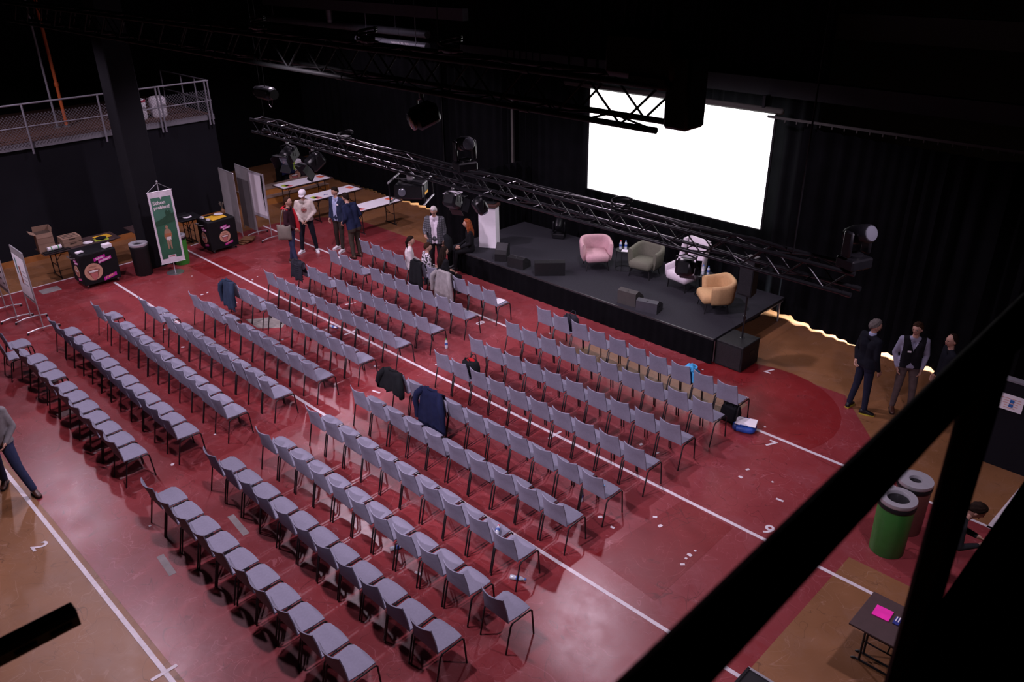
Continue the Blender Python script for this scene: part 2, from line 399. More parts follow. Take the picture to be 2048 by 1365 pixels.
# curtains
def curtain(label, pts, z0, z1, hem=0.0, seed=0, name='stage_curtain'):
    rnd = random.Random(seed); mb = MB(); pts = [V(p) for p in pts]; rings = []
    L = sum((pts[i+1]-pts[i]).length for i in range(len(pts)-1)); n = int(L/.055); acc = 0
    row = []
    for k in range(n+1):
        s = L*k/n; d = s; i = 0
        while i < len(pts)-2 and d > (pts[i+1]-pts[i]).length: d -= (pts[i+1]-pts[i]).length; i += 1
        t = (pts[i+1]-pts[i]).normalized(); p = pts[i]+t*d; nn = V((t.y, -t.x, 0))
        acc += .055*(1+.35*sin(s*1.7+seed))
        amp = .05*(1+.4*sin(s*2.3))
        h = hem*(.55+.45*sin(s*2.1+1)+.25*sin(s*5.3)) if hem else 0
        row.append((p, nn, sin(acc*2*pi/.30)*amp, max(.02, z0+h)))
    for th in (0, .012):
        for q in (0, 1):
            rings.append([p+nn*(w+th)+V((0, 0, (zz if (q ^ (th > 0)) == 0 else z1))) for p, nn, w, zz in row])
    mb.loft([rings[0], rings[1], rings[2], rings[3], rings[0]], 0, False, False)
    o = mb.build(name, M_cloth, None, 60); return tag(o, label, 'curtain')
curtain('black pleated curtain hanging behind the white-topped tables', [(-26.5, 16.25, 0), (-18.9, 16.2, 0)], .02, 7.2, .05, 1)
curtain('black pleated curtain hanging behind the lectern', [(-19.15, 16.38, 0), (-15.6, 16.35, 0), (-13.05, 16.35, 0)], .02, 7.2, .0, 2)
p1 = G(866, 482)
curtain('black masking curtain standing beside the stage end behind the lectern', [(p1.x, p1.y, 0), (-15.52, 14.75, 0), (-15.5, 16.1, 0)], .02, 2.3, 0, 9)
curtain('black pleated curtain hanging behind the armchairs and screen', [(-13.25, 16.52, 0), (-7.35, 16.5, 0)], .02, 7.2, .0, 3)
curtain('black pleated curtain with light spilling under its wavy hem', [(-7.55, 16.22, 0), (-5.8, 15.98, 0), (-3.5, 15.80, 0)], .025, 4.25, .08, 4)
curtain('black pleated curtain beside the low dark partition', [(-3.75, 15.98, 0), (1.9, 15.85, 0)], .02, 4.25, .0, 5)
# pale post and horizontal beams above the curtain
struct(MB().box((-15.9, 16.17, 2.9), (.07, .05, 2.0)).build('trim_1', mat('pale_post', (.06, .055, .05), .7), None, 0))
M_beam = mat('dark_grey_beam', (.012, .012, .016), .8, 0, .2, 2)
for i, (y, z, h) in enumerate([(16.0, 4.95, .35), (17.2, 6.1, .5)]):
    b = struct(MB().box((-13.5, y+.4, z), (30, .2, h)).build('trim_%d' % (i+2), M_beam, None, 0))
p, q = atY(530, 6, 15.4), atY(930, 10, 15.4)
struct(MB().box(((p.x+q.x)/2, 15.4, p.z+.1), (q.x-p.x, .2, .3)).build('trim_4', mat('grey_beam', (.05, .05, .06), .7), None, 0))
t = thing('curtain_track', 'thin metal curtain track with small runners right of the screen', 'track', (-8.1, 16.1, 4.42))
M_track = mat('dull_track', (.05, .048, .045), .6)
MB().box((3.4, -.1, 0), (7.2, .03, .05)).build('rail', M_track, t, 0)
for i in range(28): MB().box((.2+i*.25, -.1, -.05), (.02, .02, .06)).build('runner', M_track, t, 0)
# projection screen
t = thing('projection_screen', 'large glowing white projection screen above the stage', 'screen', (-10.68, 16.12, 0))
MB().box((0, .02, 3.2), (4.96, .02, 2.5)).build('screen_surface', M_glow, t, 0)
MB().box((-.35, .03, 4.52), (6.0, .10, .12), None, .03).build('roller_case', mat('beige_case', (.06, .055, .05), .7), t)
for k in (-2.2, 0, 2.2): MB().box((k, .13, 4.68), (.06, .30, .24)).build('hanging_bracket', M_black, t, 0)
MB().cyl((-2.48, .01, 1.94), (2.48, .01, 1.94), .018, None, 8).build('bottom_bar', M_black, t)
for s in (-1, 1): MB().box((s*2.5, .01, 3.2), (.05, .03, 2.5)).build('side_border', M_black, t, 0)

# ------------------------------------------------------------------ audience chairs
def seat_fn(u, v):                                   # u across, v rear -> front
    e = abs(u-.5)*2; w = .218 - .012*(1-v) - (.022*((v-.8)/.2)**2 if v > .8 else 0); x = (u-.5)*2*w
    y = v*(.405 - .022*e*e); z = .452 - .012*math.sin(pi*v) + .010*(abs(u-.5)*2)**2 - (.030*((v-.82)/.18)**2 if v > .82 else 0)
    return (x, y, z), V((0, .05, 1)).normalized()
def back_fn(u, v):                                   # v bottom -> top
    w = .213 - .022*v; x = (u-.5)*2*w
    c = (abs(u-.5)*2)**2
    y = .004 - .118*v + .052*c*v + .012*math.sin(pi*v); z = .450 + .385*v + (.012*c if v > .9 else 0)
    return (x, y, z), V((0, 1, .3)).normalized()
ME_seat = MB().pad(seat_fn, 6, 6, .036, .45).mesh('seat', M_fabric, 60)
ME_back = MB().pad(back_fn, 6, 6, .030, .45).mesh('backrest', M_fabric, 60)
def leg_mesh(front):
    if front: return MB().tube([(0, .36, .425), (0, .385, .40), (0, .412, .02), (0, .413, 0)], .0115, 8).mesh('leg', M_leg)
    return MB().tube([(0, .055, .425), (0, .02, .40), (0, -.065, .02), (0, -.066, 0)], .0115, 8).mesh('leg', M_leg)
ME_fl, ME_rl = leg_mesh(True), leg_mesh(False)
ME_rail = MB().tube([(0, .045, .428), (0, .37, .428)], .011, 6).mesh('seat_rail', M_leg)
ME_cross = MB().cyl((-.225, .2, .422), (.225, .2, .422), .010, None, 6).mesh('cross_bar', M_leg)
def make_chair(x, y, rz, label, group):
    t = thing('audience_chair', label, 'chair', (x, y, .003), rz, group)
    ob('seat', ME_seat, t); ob('backrest', ME_back, t); ob('cross_bar', ME_cross, t)
    for s in (-1, 1):
        ob('leg', ME_fl, t, (s*.229, 0, 0)); ob('leg', ME_rl, t, (s*.229, 0, 0)); ob('seat_rail', ME_rail, t, (s*.226, 0, 0))
    return t
ORD = ['first', 'second', 'third', 'fourth', 'fifth', 'sixth', 'seventh', 'eighth', 'ninth', 'tenth', 'eleventh', 'twelfth']
LROW = [(-16.83, 11.64, 11.55), (-16.83, 10.65, 10.59), (-16.71, 9.65, 9.61), (-16.68, 8.77, 8.73), (-16.73, 7.86, 7.78), (-16.71, 6.93, 6.84),
        (-17.26, 6.03, 5.96), (-17.74, 5.2, 5.05), (-17.57, 4.27, 4.15), (-17.7, 3.34, 3.28)]
LCNT = [10, 10, 10, 10, 10, 10, 11, 12, 12, 12]; LGAP = [4, 3, 3, 4, 3, 3, 2, 1, 1, 0]
RROW = [(-10.50, 11.60, 11.43), (-10.51, 10.66, 10.65), (-10.52, 9.67, 9.70), (-10.53, 8.78, 8.76), (-10.52, 7.75, 7.76), (-10.54, 6.88, 6.91),
        (-10.56, 5.98, 5.93), (-10.54, 5.06, 5.06), (-10.60, 4.19, 4.18), (-10.50, 3.18, 3.24)]
SPECIAL = {('L', 0, 6): 'with a grey cardigan hung over its back', ('L', 0, 4): 'with a dark coat hung over its back', ('L', 0, 9): 'with a white sheet of paper on its seat',
           ('L', 2, 0): 'wearing a dark quilted vest over its back', ('L', 4, 0): 'with a slate blue jacket over its back',
           ('R', 0, 1): 'with a dark bag on its seat', ('R', 0, 7): 'with a light blue jacket on its seat', ('R', 0, 9): 'with a black bag under its seat',
           ('R', 3, 1): 'with a red-lined black bag on its seat', ('R', 4, 0): 'with a black jacket over its back', ('R', 4, 2): 'with a long navy jacket over its back',
           ('R', 4, 9): 'with a light blue booklet on its seat', ('R', 6, 8): 'with a red-capped bottle lying on its seat'}
CH = {}
rnd = random.Random(7)
def put_chair(blk, r, i, x, y):
    where = 'lectern-side block' if blk == 'L' else 'loudspeaker-side block'
    grp = '%s row from the stage, %s' % (ORD[r], where)
    sp = SPECIAL.get((blk, r, i))
    if sp: lab = 'grey upholstered chair %s, %s row from stage' % (sp, ORD[r])
    else:
        k = (LCNT[r]-1-i) if blk == 'L' else i
        lab = 'grey upholstered chair, %s row from stage, lectern side, %s from middle aisle' % (ORD[r], ORD[k]) if blk == 'L' else 'grey upholstered chair, %s row from stage, loudspeaker side, %s from middle aisle' % (ORD[r], ORD[k])
    CH[(blk, r, i)] = (x, y)
    make_chair(x, y, rnd.uniform(-.025, .025), lab, None if sp else grp)
for r in range(10):
    x0, y0, y1 = LROW[r]; n = LCNT[r]; xe = -12.105; pitch = .4905
    if r == 9:
        xs = [v-.215 for v in (-17.53, -17.04, -16.55, -16.06, -15.57, -14.91, -14.41, -13.91, -13.40, -12.90, -12.40, -11.89)]
    else:
        ex = (xe-x0) - (n-1)*pitch; gp = LGAP[r]
        xs = [x0+i*pitch+(ex if i >= gp else 0) for i in range(n)]
    for i, x in enumerate(xs):
        f = (x-x0)/(xe-x0)
        put_chair('L', r, i, x, y0+(y1-y0)*f + rnd.uniform(-.012, .012) - (.17 if (r == 9 and i == 1) else 0))
for r in range(10):
    x0, y0, y1 = RROW[r]; n = 10; xe = -6.025; pitch = (xe-x0)/9
    xs = [x0+i*pitch for i in range(n)]
    if r == 8: xs = [x0+i*.4985 for i in range(11)]
    for i, x in enumerate(xs):
        f = (x-x0)/(xe-x0); put_chair('R', r, i, x, y0+(y1-y0)*f + rnd.uniform(-.012, .012))
make_chair(-5.36, 5.08, -.02, 'grey upholstered chair standing apart at the aisle end of eighth row', None)

# ------------------------------------------------------------------ garments on chairs
def cloth_mat(name, col, bump=.3): return mat(name, col, .92, 0, .18, 9, bump, spec=.15)
def drape(name, label, cat, key, m, zlow=.30, width=.52, sleeves=True, front=.12, seed=0, dx=0.0, collar=True, slit=0):
    x, y = CH[key]; t = thing(name, label, cat, (x+dx, y, .003)); r = random.Random(seed); ph = r.uniform(0, 6)
    def body(u, v):                                  # v 0: front hem, over the top, 1: rear hem
        a = (u-.5)*2; wl = width/2
        c = a*a
        L = v*(front+.06+(.86-zlow))
        if L < front: yy, zz = -.045 - .03*(L/front) + .03*c, .87-front+L
        elif L < front+.06: k = (L-front)/.06; yy, zz = -.075-.10*k+.025*c, .872+.018*sin(pi*k)
        else:
            k = (L-front-.06)/(.86-zlow); yy, zz = -.175 - .035*k + .02*c*(1-k), .87-(.87-zlow)*k
            yy -= .022*k*sin(a*9+ph) + .012*k*sin(a*19+ph*2)
            zz -= .03*k*sin(a*5+ph)
        ww = wl*(.78+.22*min(1, abs(v-.25)*2.2))
        zz -= .10*max(0, abs(a)-.72)*(1 if L > front else .3)
        return (a*ww, yy, zz), V((0, -.6, .5)).normalized()
    MB().pad(body, 14, 16, .022, .6).build('body', m, t, 70)
    if sleeves:
        for s in (-1, 1):
            zl = zlow + .05 + .1*r.random()
            MB().tube([(s*width*.36, -.14, .84), (s*width*.50, -.20, .74), (s*width*(.56+.05*r.random()), -.215, .58), (s*width*.57, -.20, .46), (s*width*(.55+.08*r.random()), -.20, zl)],
                      [.055, .062, .056, .05, .043], 10).build('sleeve', m, t, 70)
    if collar:
        MB().tube([(-.12, -.10, .885), (-.05, -.15, .905), (.05, -.15, .905), (.12, -.10, .885)], .024, 8).build('collar', m, t, 70)
    return t
C_navy = cloth_mat('navy_cloth', (.010, .014, .045)); C_slate = cloth_mat('slate_blue_cloth', (.022, .035, .065))
C_blk = cloth_mat('black_jacket_cloth', (.008, .009, .011)); C_greyk = cloth_mat('grey_knit', (.24, .225, .23), .6)
C_dark = cloth_mat('charcoal_cloth', (.018, .018, .026)); C_lblue = cloth_mat('light_blue_cloth', (.06, .33, .62))
drape('jacket', 'slate blue jacket hung over the chair beginning the fifth row', 'jacket', ('L', 4, 0), C_slate, .22, .50, True, .16, 3)
v = drape('quilted_vest', 'dark quilted vest wrapped over the chair beginning the third row', 'vest', ('L', 2, 0), C_dark, .42, .50, False, .3, 4)
for k in range(7):
    z = .46+k*.055; MB().tube([(-.235, -.16, z), (0, -.205, z-.01), (.235, -.16, z)], .017, 6).build('quilt_roll', C_dark, v, 70)
drape('jacket', 'black jacket hung over the chair beginning the fifth row, loudspeaker-side block', 'jacket', ('R', 4, 0), C_blk, .47, .56, True, .2, 5, -.05)
drape('jacket', 'long navy blue jacket hung over a chair back beside the black jacket', 'jacket', ('R', 4, 2), C_navy, .12, .60, True, .14, 6)
drape('coat', 'dark coat hung over the chair behind person in patterned top', 'coat', ('L', 0, 4), C_blk, .2, .50, False, .16, 7)
drape('cardigan', 'light grey knitted cardigan hung over a front row chair', 'cardigan', ('L', 0, 6), C_greyk, .2, .56, True, .16, 8, 0, False)
def soft_bag(name, label, cat, p, sz, m, m2=None, rz=0, handles=True):
    t = thing(name, label, cat, p, rz)
    def f(k, s): return [V((sz[0]/2*s*(abs(cos(a))**.6)*(1 if cos(a) > 0 else -1), sz[1]/2*s*(abs(sin(a))**.6)*(1 if sin(a) > 0 else -1), sz[2]*k + .02*sin(a*3+k*4)*sz[2])) for a in [2*pi*i/16 for i in range(16)]]
    MB().loft([f(.02, .85), f(.15, 1.0), f(.5, 1.03), f(.8, .92), f(.97, .7), f(1, .45)]).build('bag_body', m, t, 70)
    if m2: MB().ell((0, 0, sz[2]*.97), (sz[0]*.28, sz[1]*.28, .03), 12, 6).build('lining', m2, t)
    if handles:
        for s in (-1, 1): MB().tube([(-sz[0]*.25, s*sz[1]*.25, sz[2]*.9), (-sz[0]*.1, s*sz[1]*.42, sz[2]*1.22), (sz[0]*.1, s*sz[1]*.42, sz[2]*1.22), (sz[0]*.25, s*sz[1]*.25, sz[2]*.9)], .009, 6).build('handle', m, t)
    return t
x, y = CH[('R', 3, 1)]; soft_bag('shoulder_bag', 'black bag with red lining lying on a fourth row seat', 'bag', (x+.02, y+.22, .478), (.36, .24, .3), C_blk, cloth_mat('red_lining', (.35, .01, .015)))
x, y = CH[('R', 0, 1)]; soft_bag('shoulder_bag', 'dark navy bag lying on a front row seat', 'bag', (x+.06, y+.20, .478), (.36, .24, .30), C_dark)
x, y = CH[('R', 0, 9)]; soft_bag('backpack', 'black backpack on the floor under the last front row chair', 'bag', (x+.02, y+.16, .004), (.34, .26, .34), C_blk)
x, y = CH[('R', 0, 7)]
t = thing('jacket', 'light blue jacket bunched on a front row seat', 'jacket', (x+.13, y+.13, .475))
def bunch(u, v):
    a = (u-.5)*2; b = (v-.5)*2
    return (a*.12, b*.12-.02, .20+.13*(1-a*a)*(1-.6*b*b)-.05*b+.025*sin(a*8)*cos(b*6)), V((0, -.3, 1)).normalized()
MB().pad(bunch, 10, 10, .05, .5).build('body', C_lblue, t, 70); MB().tube([(.08, -.08, .28), (.12, -.10, .2), (.125, -.10, .04)], [.04, .04, .035], 8).build('sleeve', C_lblue, t, 70)
MB().tube([(-.05, -.05, .02), (0, 0, .15), (.03, 0, .3)], [.1, .11, .08], 8).build('lower_folds', C_lblue, t, 70)
# floor bag with papers
p = G(1482, 852); t = soft_bag('carrier_bag', 'blue carrier bag lying on the floor beside front rows', 'bag', (p.x+.10, p.y-.06, .004), (.40, .32, .12), mat('blue_bag', (.012, .06, .32), .5, 0, .2, 6), None, .3)
tag(MB().box((0, 0, .012), (.36, .26, .02), None, .004).build('paper_stack', M_paper, None, 30, (p.x+.11, p.y-.04, .132), .35), 'white stack of papers lying on the blue carrier bag', 'papers')
x, y = CH[('L', 0, 9)]; tag(MB().box((0, 0, .002), (.21, .29, .003)).build('paper_sheet', M_paper, None, 0, (x+.05, y+.20, .478), .15), 'white paper sheet on the last front row seat, lectern-side block', 'paper')
x, y = CH[('R', 4, 9)]; tag(MB().box((0, 0, .004), (.11, .16, .008)).build('booklet', mat('blue_booklet', (.05, .30, .60), .5), None, 0, (x-.05, y+.17, .476), -.2), 'light blue booklet on a fifth row seat', 'booklet')
# bottles
M_blabel = mat('bottle_label_blue', (.05, .12, .4), .5); M_cgreen = mat('cap_green', (.05, .35, .05), .5); M_cred = mat('cap_red', (.5, .02, .03), .5); M_cblue = mat('cap_blue', (.05, .15, .5), .5)
def bottle(label, p, capm, labm=None, lying=None, group=None, s=1.0):
    t = thing('water_bottle', label, 'bottle', p, 0, group)
    M = Matrix.Identity(4)
    if lying is not None: M = T(0, 0, .033) @ RZ(lying) @ RY(pi/2) @ T(0, 0, -.11)
    M = M @ Matrix.Scale(s, 4)
    MB().lathe([(.028, 0), (.033, .01), (.033, .06), (.030, .075), (.033, .09), (.033, .14), (.026, .17), (.013, .195), (.013, .205)], 12).xf(M).build('body', M_plastic, t)
    MB().lathe([(.0338, .085), (.0338, .135)], 12, caps=False).xf(M).build('label_band', labm or M_blabel, t); MB().lathe([(.0155, .203), (.0155, .222), (.014, .224)], 10).xf(M).build('cap', capm, t)
    return t
p = G(893, 697); bottle('clear bottle with green cap standing on the red floor between blocks', (p.x, p.y, .003), M_cgreen)
p = G(1163, 1003); bottle('clear bottle with green cap standing under a fifth row chair', (p.x, p.y, .003), M_cgreen)
p = G(1036, 1161); bottle('crumpled clear bottle lying beside the seventh row', (p.x, p.y, .003), M_cblue, None, .5)
p = G(668, 657); bottle('clear bottle lying under the lectern-side rows', (p.x, p.y, .003), M_cblue, None, .2)
p = G(945, 1137); bottle('dark bottle lying under the eighth row', (-7.6, 5.3, .003), M_cred, None, 1.2)
x, y = CH[('R', 6, 8)]; bottle('clear bottle with red cap lying on a seventh row seat', (x+.12, y+.2, .478), M_cred, None, 2.2)
# slips of paper tucked between the front row seats, and scraps on the floor
for k, (b, r, i) in enumerate([('L', 0, 1), ('L', 0, 2), ('L', 0, 8), ('L', 1, 3), ('R', 0, 6)]):
    x, y = CH[(b, r, i)]
    tag(MB().box((0, 0, 0), (.006, .10, .21)).build('paper_slip', M_paper, None, 0, (x+.246, y+.14, .57 if b == 'L' else .55), .06), 'white paper slip tucked upright beside seat, %s row, %s side, %s from aisle' % (ORD[r], 'lectern' if b == 'L' else 'loudspeaker', ORD[9-i if b == 'L' else i]), 'paper', 'paper slips between the seats')
scr = [(1168, 625), (1350, 735), (1405, 740), (1493, 796), (1468, 783), (1530, 855), (1481, 955), (1495, 940), (1545, 965), (1320, 1053), (1310, 1035), (1372, 1118), (1379, 1111), (1365, 1130), (1390, 1103), (1200, 1035), (1225, 1056), (430, 870), (366, 695), (455, 702), (473, 606), (404, 590), (415, 586), (384, 553), (328, 660), (780, 507), (985, 640), (1025, 668), (1100, 668), (872, 730), (750, 733), (652, 660), (300, 1053), (345, 930), (505, 560), (515, 554), (545, 548), (1247, 642), (1105, 870), (1282, 890), (1315, 907), (35, 640), (565, 680)]
ME_scrap = [MB().prism([(-.035, -.02), (.03, -.03), (.04, .015), (0, .03), (-.035, .015)], 0, .002).mesh('paper_scrap', M_line, 0), MB().box((0, 0, .001), (.065, .04, .002)).mesh('paper_scrap', M_line, 0), MB().box((0, 0, .001), (.035, .035, .002)).mesh('paper_scrap', M_line, 0)]
for k, (a, b) in enumerate(scr):
    p = G(a, b); tag(ob('paper_scrap', ME_scrap[k % 3], None, (p.x, p.y, .005), rnd.uniform(0, 3)), 'small white scrap of paper or tape on the red floor', 'scrap', 'white scraps on the floor')

# ------------------------------------------------------------------ stage
st = thing('stage', 'low black carpeted stage platform with a black skirt', 'stage', (-11.4, 14.65, 0))
MB().box((0, 0, .535), (8.0, 2.9, .07), None, .004).build('deck', M_carpet, st, 30)
MB().box((0, -1.455, .555), (8.0, .025, .035)).build('edge_trim', mat('stage_edge', (.05, .05, .055), .4, .5), st, 0)
def skirt(u, v): return (-4.0+u*8.0, -1.47+.012*sin(u*240)*(1-.3*v), .01+v*.52), V((0, -1, 0))
MB().pad(skirt, 240, 1, .008, 1).build('front_skirt', M_cloth, st, 60)
MB().box((-4.0, 0, .27), (.01, 2.9, .52)).build('side_skirt', M_cloth, st, 0)
for x in (-3.95, -2, 0, 2, 3.95):
    for y in (-1.3, 1.36): rod('leg', (x, y, 0), (x, y, .5), .024, M_alu, st)
MB().box((3.99, .9, .5), (.02, 1.0, .05)).build('side_edge', M_alu, st, 0)
Z = .572
# lectern
t = thing('lectern', 'white rectangular lectern with a brown wooden top', 'lectern', (-14.68, 14.02, Z), radians(30))
MB().loft([[V((x*.24, y*.19, .0)) for x, y in ((-1, -1), (1, -1), (1, 1), (-1, 1))], [V((x*.23, y*.18, .03)) for x, y in ((-1, -1), (1, -1), (1, 1), (-1, 1))], [V((x*.225, y*.175, 1.06)) for x, y in ((-1, -1), (1, -1), (1, 1), (-1, 1))]]).build('body', M_white, t, 30)
MB().box((0, 0, 1.10), (.52, .42, .075), RX(radians(-6)).to_3x3(), .008).build('top', mat('dark_lectern_wood', (.055, .022, .017), .5, 0, .2, 5), t, 30)
MB().box((0, .02, 1.15), (.38, .27, .02), RX(radians(-6)).to_3x3(), .005).build('reading_board', M_black, t, 30)
MB().tube([(.1, .1, 1.14), (.1, .12, 1.3), (.08, .02, 1.38)], .006, 6).build('microphone_stem', M_blackmetal, t); MB().ell((.08, .0, 1.39), (.018, .03, .018), 10, 6).build('microphone_head', M_black, t)
# monitor wedges
M_spk = mat('speaker_black', (.007, .007, .0085), .65, 0, .15, 20, .2, spec=.3); M_grille = mat('speaker_grille', (.02, .02, .023), .5, .4, .3, 60)
def wedge(label, x, y, rz, w=.48, d=.34, h=.30, m=M_spk, tilt=0):
    t = thing('monitor_speaker', label, 'speaker', (x, y, Z), rz, None)
    pr = [(-d/2, 0), (d/2, 0), (d/2, h*.45), (d/2-.05, h*.62), (-d/2+.12, h), (-d/2, h*.9)]
    MB().loft([[V((-w/2, a, b)) for a, b in pr], [V((w/2, a, b)) for a, b in pr]]).build('cabinet', m, t, 20)
    a = V((0, d/2-.05, h*.62)); b = V((0, -d/2+.12, h)); nrm = V((0, (a-b).z*-1, (a-b).y)).normalized(); c = (a+b)/2+nrm*.004
    ang = math.atan2((b-a).z, (a-b).y)
    MB().box(c, (w*.9, (a-b).length*.86, .008), RX(-ang).to_3x3()).build('grille', M_grille, t, 0)
    MB().box((w/2+.002, .0, h*.55), (.006, .12, .03)).build('side_handle', M_black, t, 0)
    MB().ell((0, -d/2+.06, h*.955), (.03, .015, .006), 8, 4).build('badge', M_blackmetal, t)
    return t
wedge('black monitor speaker standing on end beside the lectern', -13.70, 13.52, radians(-150), .30, .36, .42)
wedge('small black monitor speaker at the stage edge beside the lectern', -13.05, 13.45, radians(10), .46, .34, .28)
wedge('wide black monitor speaker with its back to the audience', -12.2, 13.62, radians(45), .72, .36, .36)
wedge('black monitor speaker with dusty brown top at the stage edge', -9.72, 13.52, radians(5), .46, .34, .34, mat('dusty_speaker', (.04, .036, .034), .7, 0, .1))
wedge('low black monitor speaker with bluish top at the stage edge', -9.20, 13.50, radians(14), .48, .36, .26, mat('bluish_speaker', (.035, .035, .045), .6, 0, .1))

# armchairs
def tub_chair(name, label, x, y, rz, m, back=.725, arm=.64):
    t = thing(name, label, 'armchair', (x, y, Z), rz)
    def shell(u, v):
        return None
    n = 26; rings = []
    for i in range(n+1):
        a = radians(-205 + 230*i/n)                  # from right front round the back to left front
        k = (1-cos(pi*min(1, max(0, (min(i, n-i)/n)/.38))))/2
        top = arm + (back-arm)*k
        ex = lambda c, s, p=.62: (abs(c)**p*(1 if c > 0 else -1), abs(s)**p*(1 if s > 0 else -1))
        cx, sy = ex(cos(a), sin(a)); dirv = V((cx, sy, 0)); o = V((cx*.37, sy*.35, 0)); ins = V((cx*.27, sy*.25, 0))
        lean = V((cx*.03, sy*.03, 0))
        bo = .22; rings.append([o*.93+V((0, 0, bo)), o+V((0, 0, bo+.06)), o+lean+V((0, 0, top-.07)), o*.97+lean+V((0, 0, top-.02)), (o+ins)/2+lean+V((0, 0, top)), ins*1.04+lean+V((0, 0, top-.025)), ins+lean*.8+V((0, 0, top-.08)), ins*.98+V((0, 0, .36)), ins*.96+V((0, 0, bo))])
    MB().loft(rings).build('back_shell', m, t, 75)
    MB().box((0, .06, .315), (.56, .60, .20), None, .05).build('seat_cushion', m, t, 75)
    for sx in (-1, 1):
        for sy in (-1, 1): MB().cyl((sx*.23, .04+sy*.22, .22), (sx*.27, .04+sy*.26, 0), .016, .010, 8).build('leg', M_leg, t)
    return t
def fab(n, c): return mat(n, c, .92, 0, .06, 25, .3, spec=.15)
tub_chair('tub_armchair', 'dusty pink upholstered tub armchair on the stage', -11.67, 14.71, radians(-132), fab('pink_fabric', (.52, .32, .35)))
tub_chair('tub_armchair', 'olive green upholstered tub armchair on the stage', -10.48, 15.10, radians(-172), fab('olive_fabric', (.13, .13, .10)))
tub_chair('tub_armchair', 'mustard yellow upholstered tub armchair near the loudspeaker', -8.20, 14.50, radians(138), fab('mustard_fabric', (.54, .34, .17)))
t = thing('wing_armchair', 'white upholstered wing armchair with a tall back', 'armchair', (-9.36, 15.08, Z), radians(172))
mw = fab('white_fabric', (.66, .60, .66))
MB().box((0, .04, .32), (.60, .62, .22), None, .05).build('seat_cushion', mw, t, 75)
def wb(u, v): return ((u-.5)*(.62-.06*v), -.26-.16*v, .24+v*.84), V((0, 1, .2)).normalized()
MB().pad(wb, 6, 8, .13, .5).build('backrest', mw, t, 75)
for s in (-1, 1):
    def wing(u, v, s=s): return (s*(.31+.02*v), -.25-.15*v+u*(.20-.06*v), .48+v*.56), V((s, 0, 0))
    MB().pad(wing, 4, 6, .07, .5).build('wing', mw, t, 75)
    MB().box((s*.31, .03, .43), (.09, .60, .28), RX(radians(-5)).to_3x3(), .035).build('armrest', mw, t, 75)
    for y in (-.22, .26): MB().cyl((s*.24, y, .22), (s*.26, y*1.05, 0), .018, .011, 8).build('leg', M_leg, t)
# side tables with bottles
def side_table(label, x, y):
    t = thing('side_table', label, 'table', (x, y, Z))
    MB().lathe([(.21, .475), (.215, .48), (.215, .49), (.20, .497)], 24).build('table_top', M_black, t)
    for k in range(5):
        a = k*2*pi/5; MB().cyl((.18*cos(a), .18*sin(a), .475), (.2*cos(a), .2*sin(a), 0), .006, None, 6).build('leg', M_blackmetal, t)
    MB().tube([(.2*cos(2*pi*k/20), .2*sin(2*pi*k/20), .012) for k in range(21)], .006, 5).build('base_ring', M_blackmetal, t)
side_table('round black wire-leg side table between pink and green armchairs', -11.08, 15.06)
side_table('round black wire-leg side table between white and yellow armchairs', -8.78, 14.98)
bottle('water bottle with red cap on the side table by pink armchair', (-11.15, 14.99, Z+.498), M_cred)
bottle('water bottle with blue cap on the side table by pink armchair', (-11.05, 15.06, Z+.498), M_cblue)
bottle('water bottle with white label on the side table by yellow armchair', (-8.82, 14.93, Z+.498), M_cblue, M_white)
bottle('water bottle with blue label on the side table by yellow armchair', (-8.70, 14.95, Z+.498), M_cblue)
tag(MB().box((0, 0, .002), (.2, .15, .004)).build('paper_sheet', M_paper, None, 0, (-10.99, 14.99, Z+.498), .5), 'white notes on the side table by green armchair', 'paper')
# loudspeaker on a pole over a subwoofer
t = thing('subwoofer', 'large black subwoofer box in front of the stage corner', 'speaker', (-7.08, 13.6, .003))
MB().box((0, 0, .275), (.60, .66, .54), None, .012).build('cabinet', M_spk, t, 30); MB().box((0, -.335, .27), (.54, .012, .46)).build('grille', M_grille, t, 0)
for s in (-1, 1): MB().box((s*.303, .05, .32), (.01, .18, .08)).build('handle', M_black, t, 0)
MB().lathe([(.05, .545), (.05, .555), (.03, .56)], 12, (.04, .06, 0)).build('pole_socket', M_blackmetal, t)
t = thing('loudspeaker', 'tall black loudspeaker on a pole above the subwoofer', 'speaker', (-7.04, 13.66, .563))
MB().cyl((0, 0, 0), (0, 0, .98), .019, None, 10).build('pole', M_blackmetal, t); MB().lathe([(.03, .4), (.03, .48)], 10).build('clamp', M_blackmetal, t)
pr = [(-.15, -.15), (.15, -.15), (.10, .15), (-.10, .15)]
MB().loft([[V((x, y, .95)) for x, y in pr], [V((x, y, 1.70)) for x, y in pr]]).build('cabinet', M_spk, t, 20)
MB().box((0, -.156, 1.325), (.27, .012, .68)).build('grille', M_grille, t, 0)
MB().box((0, 0, 1.708), (.21, .24, .014), None, .004).build('top_plate', mat('grey_top', (.10, .095, .095), .7), t, 30)  # top face in a paler grey than the cabinet

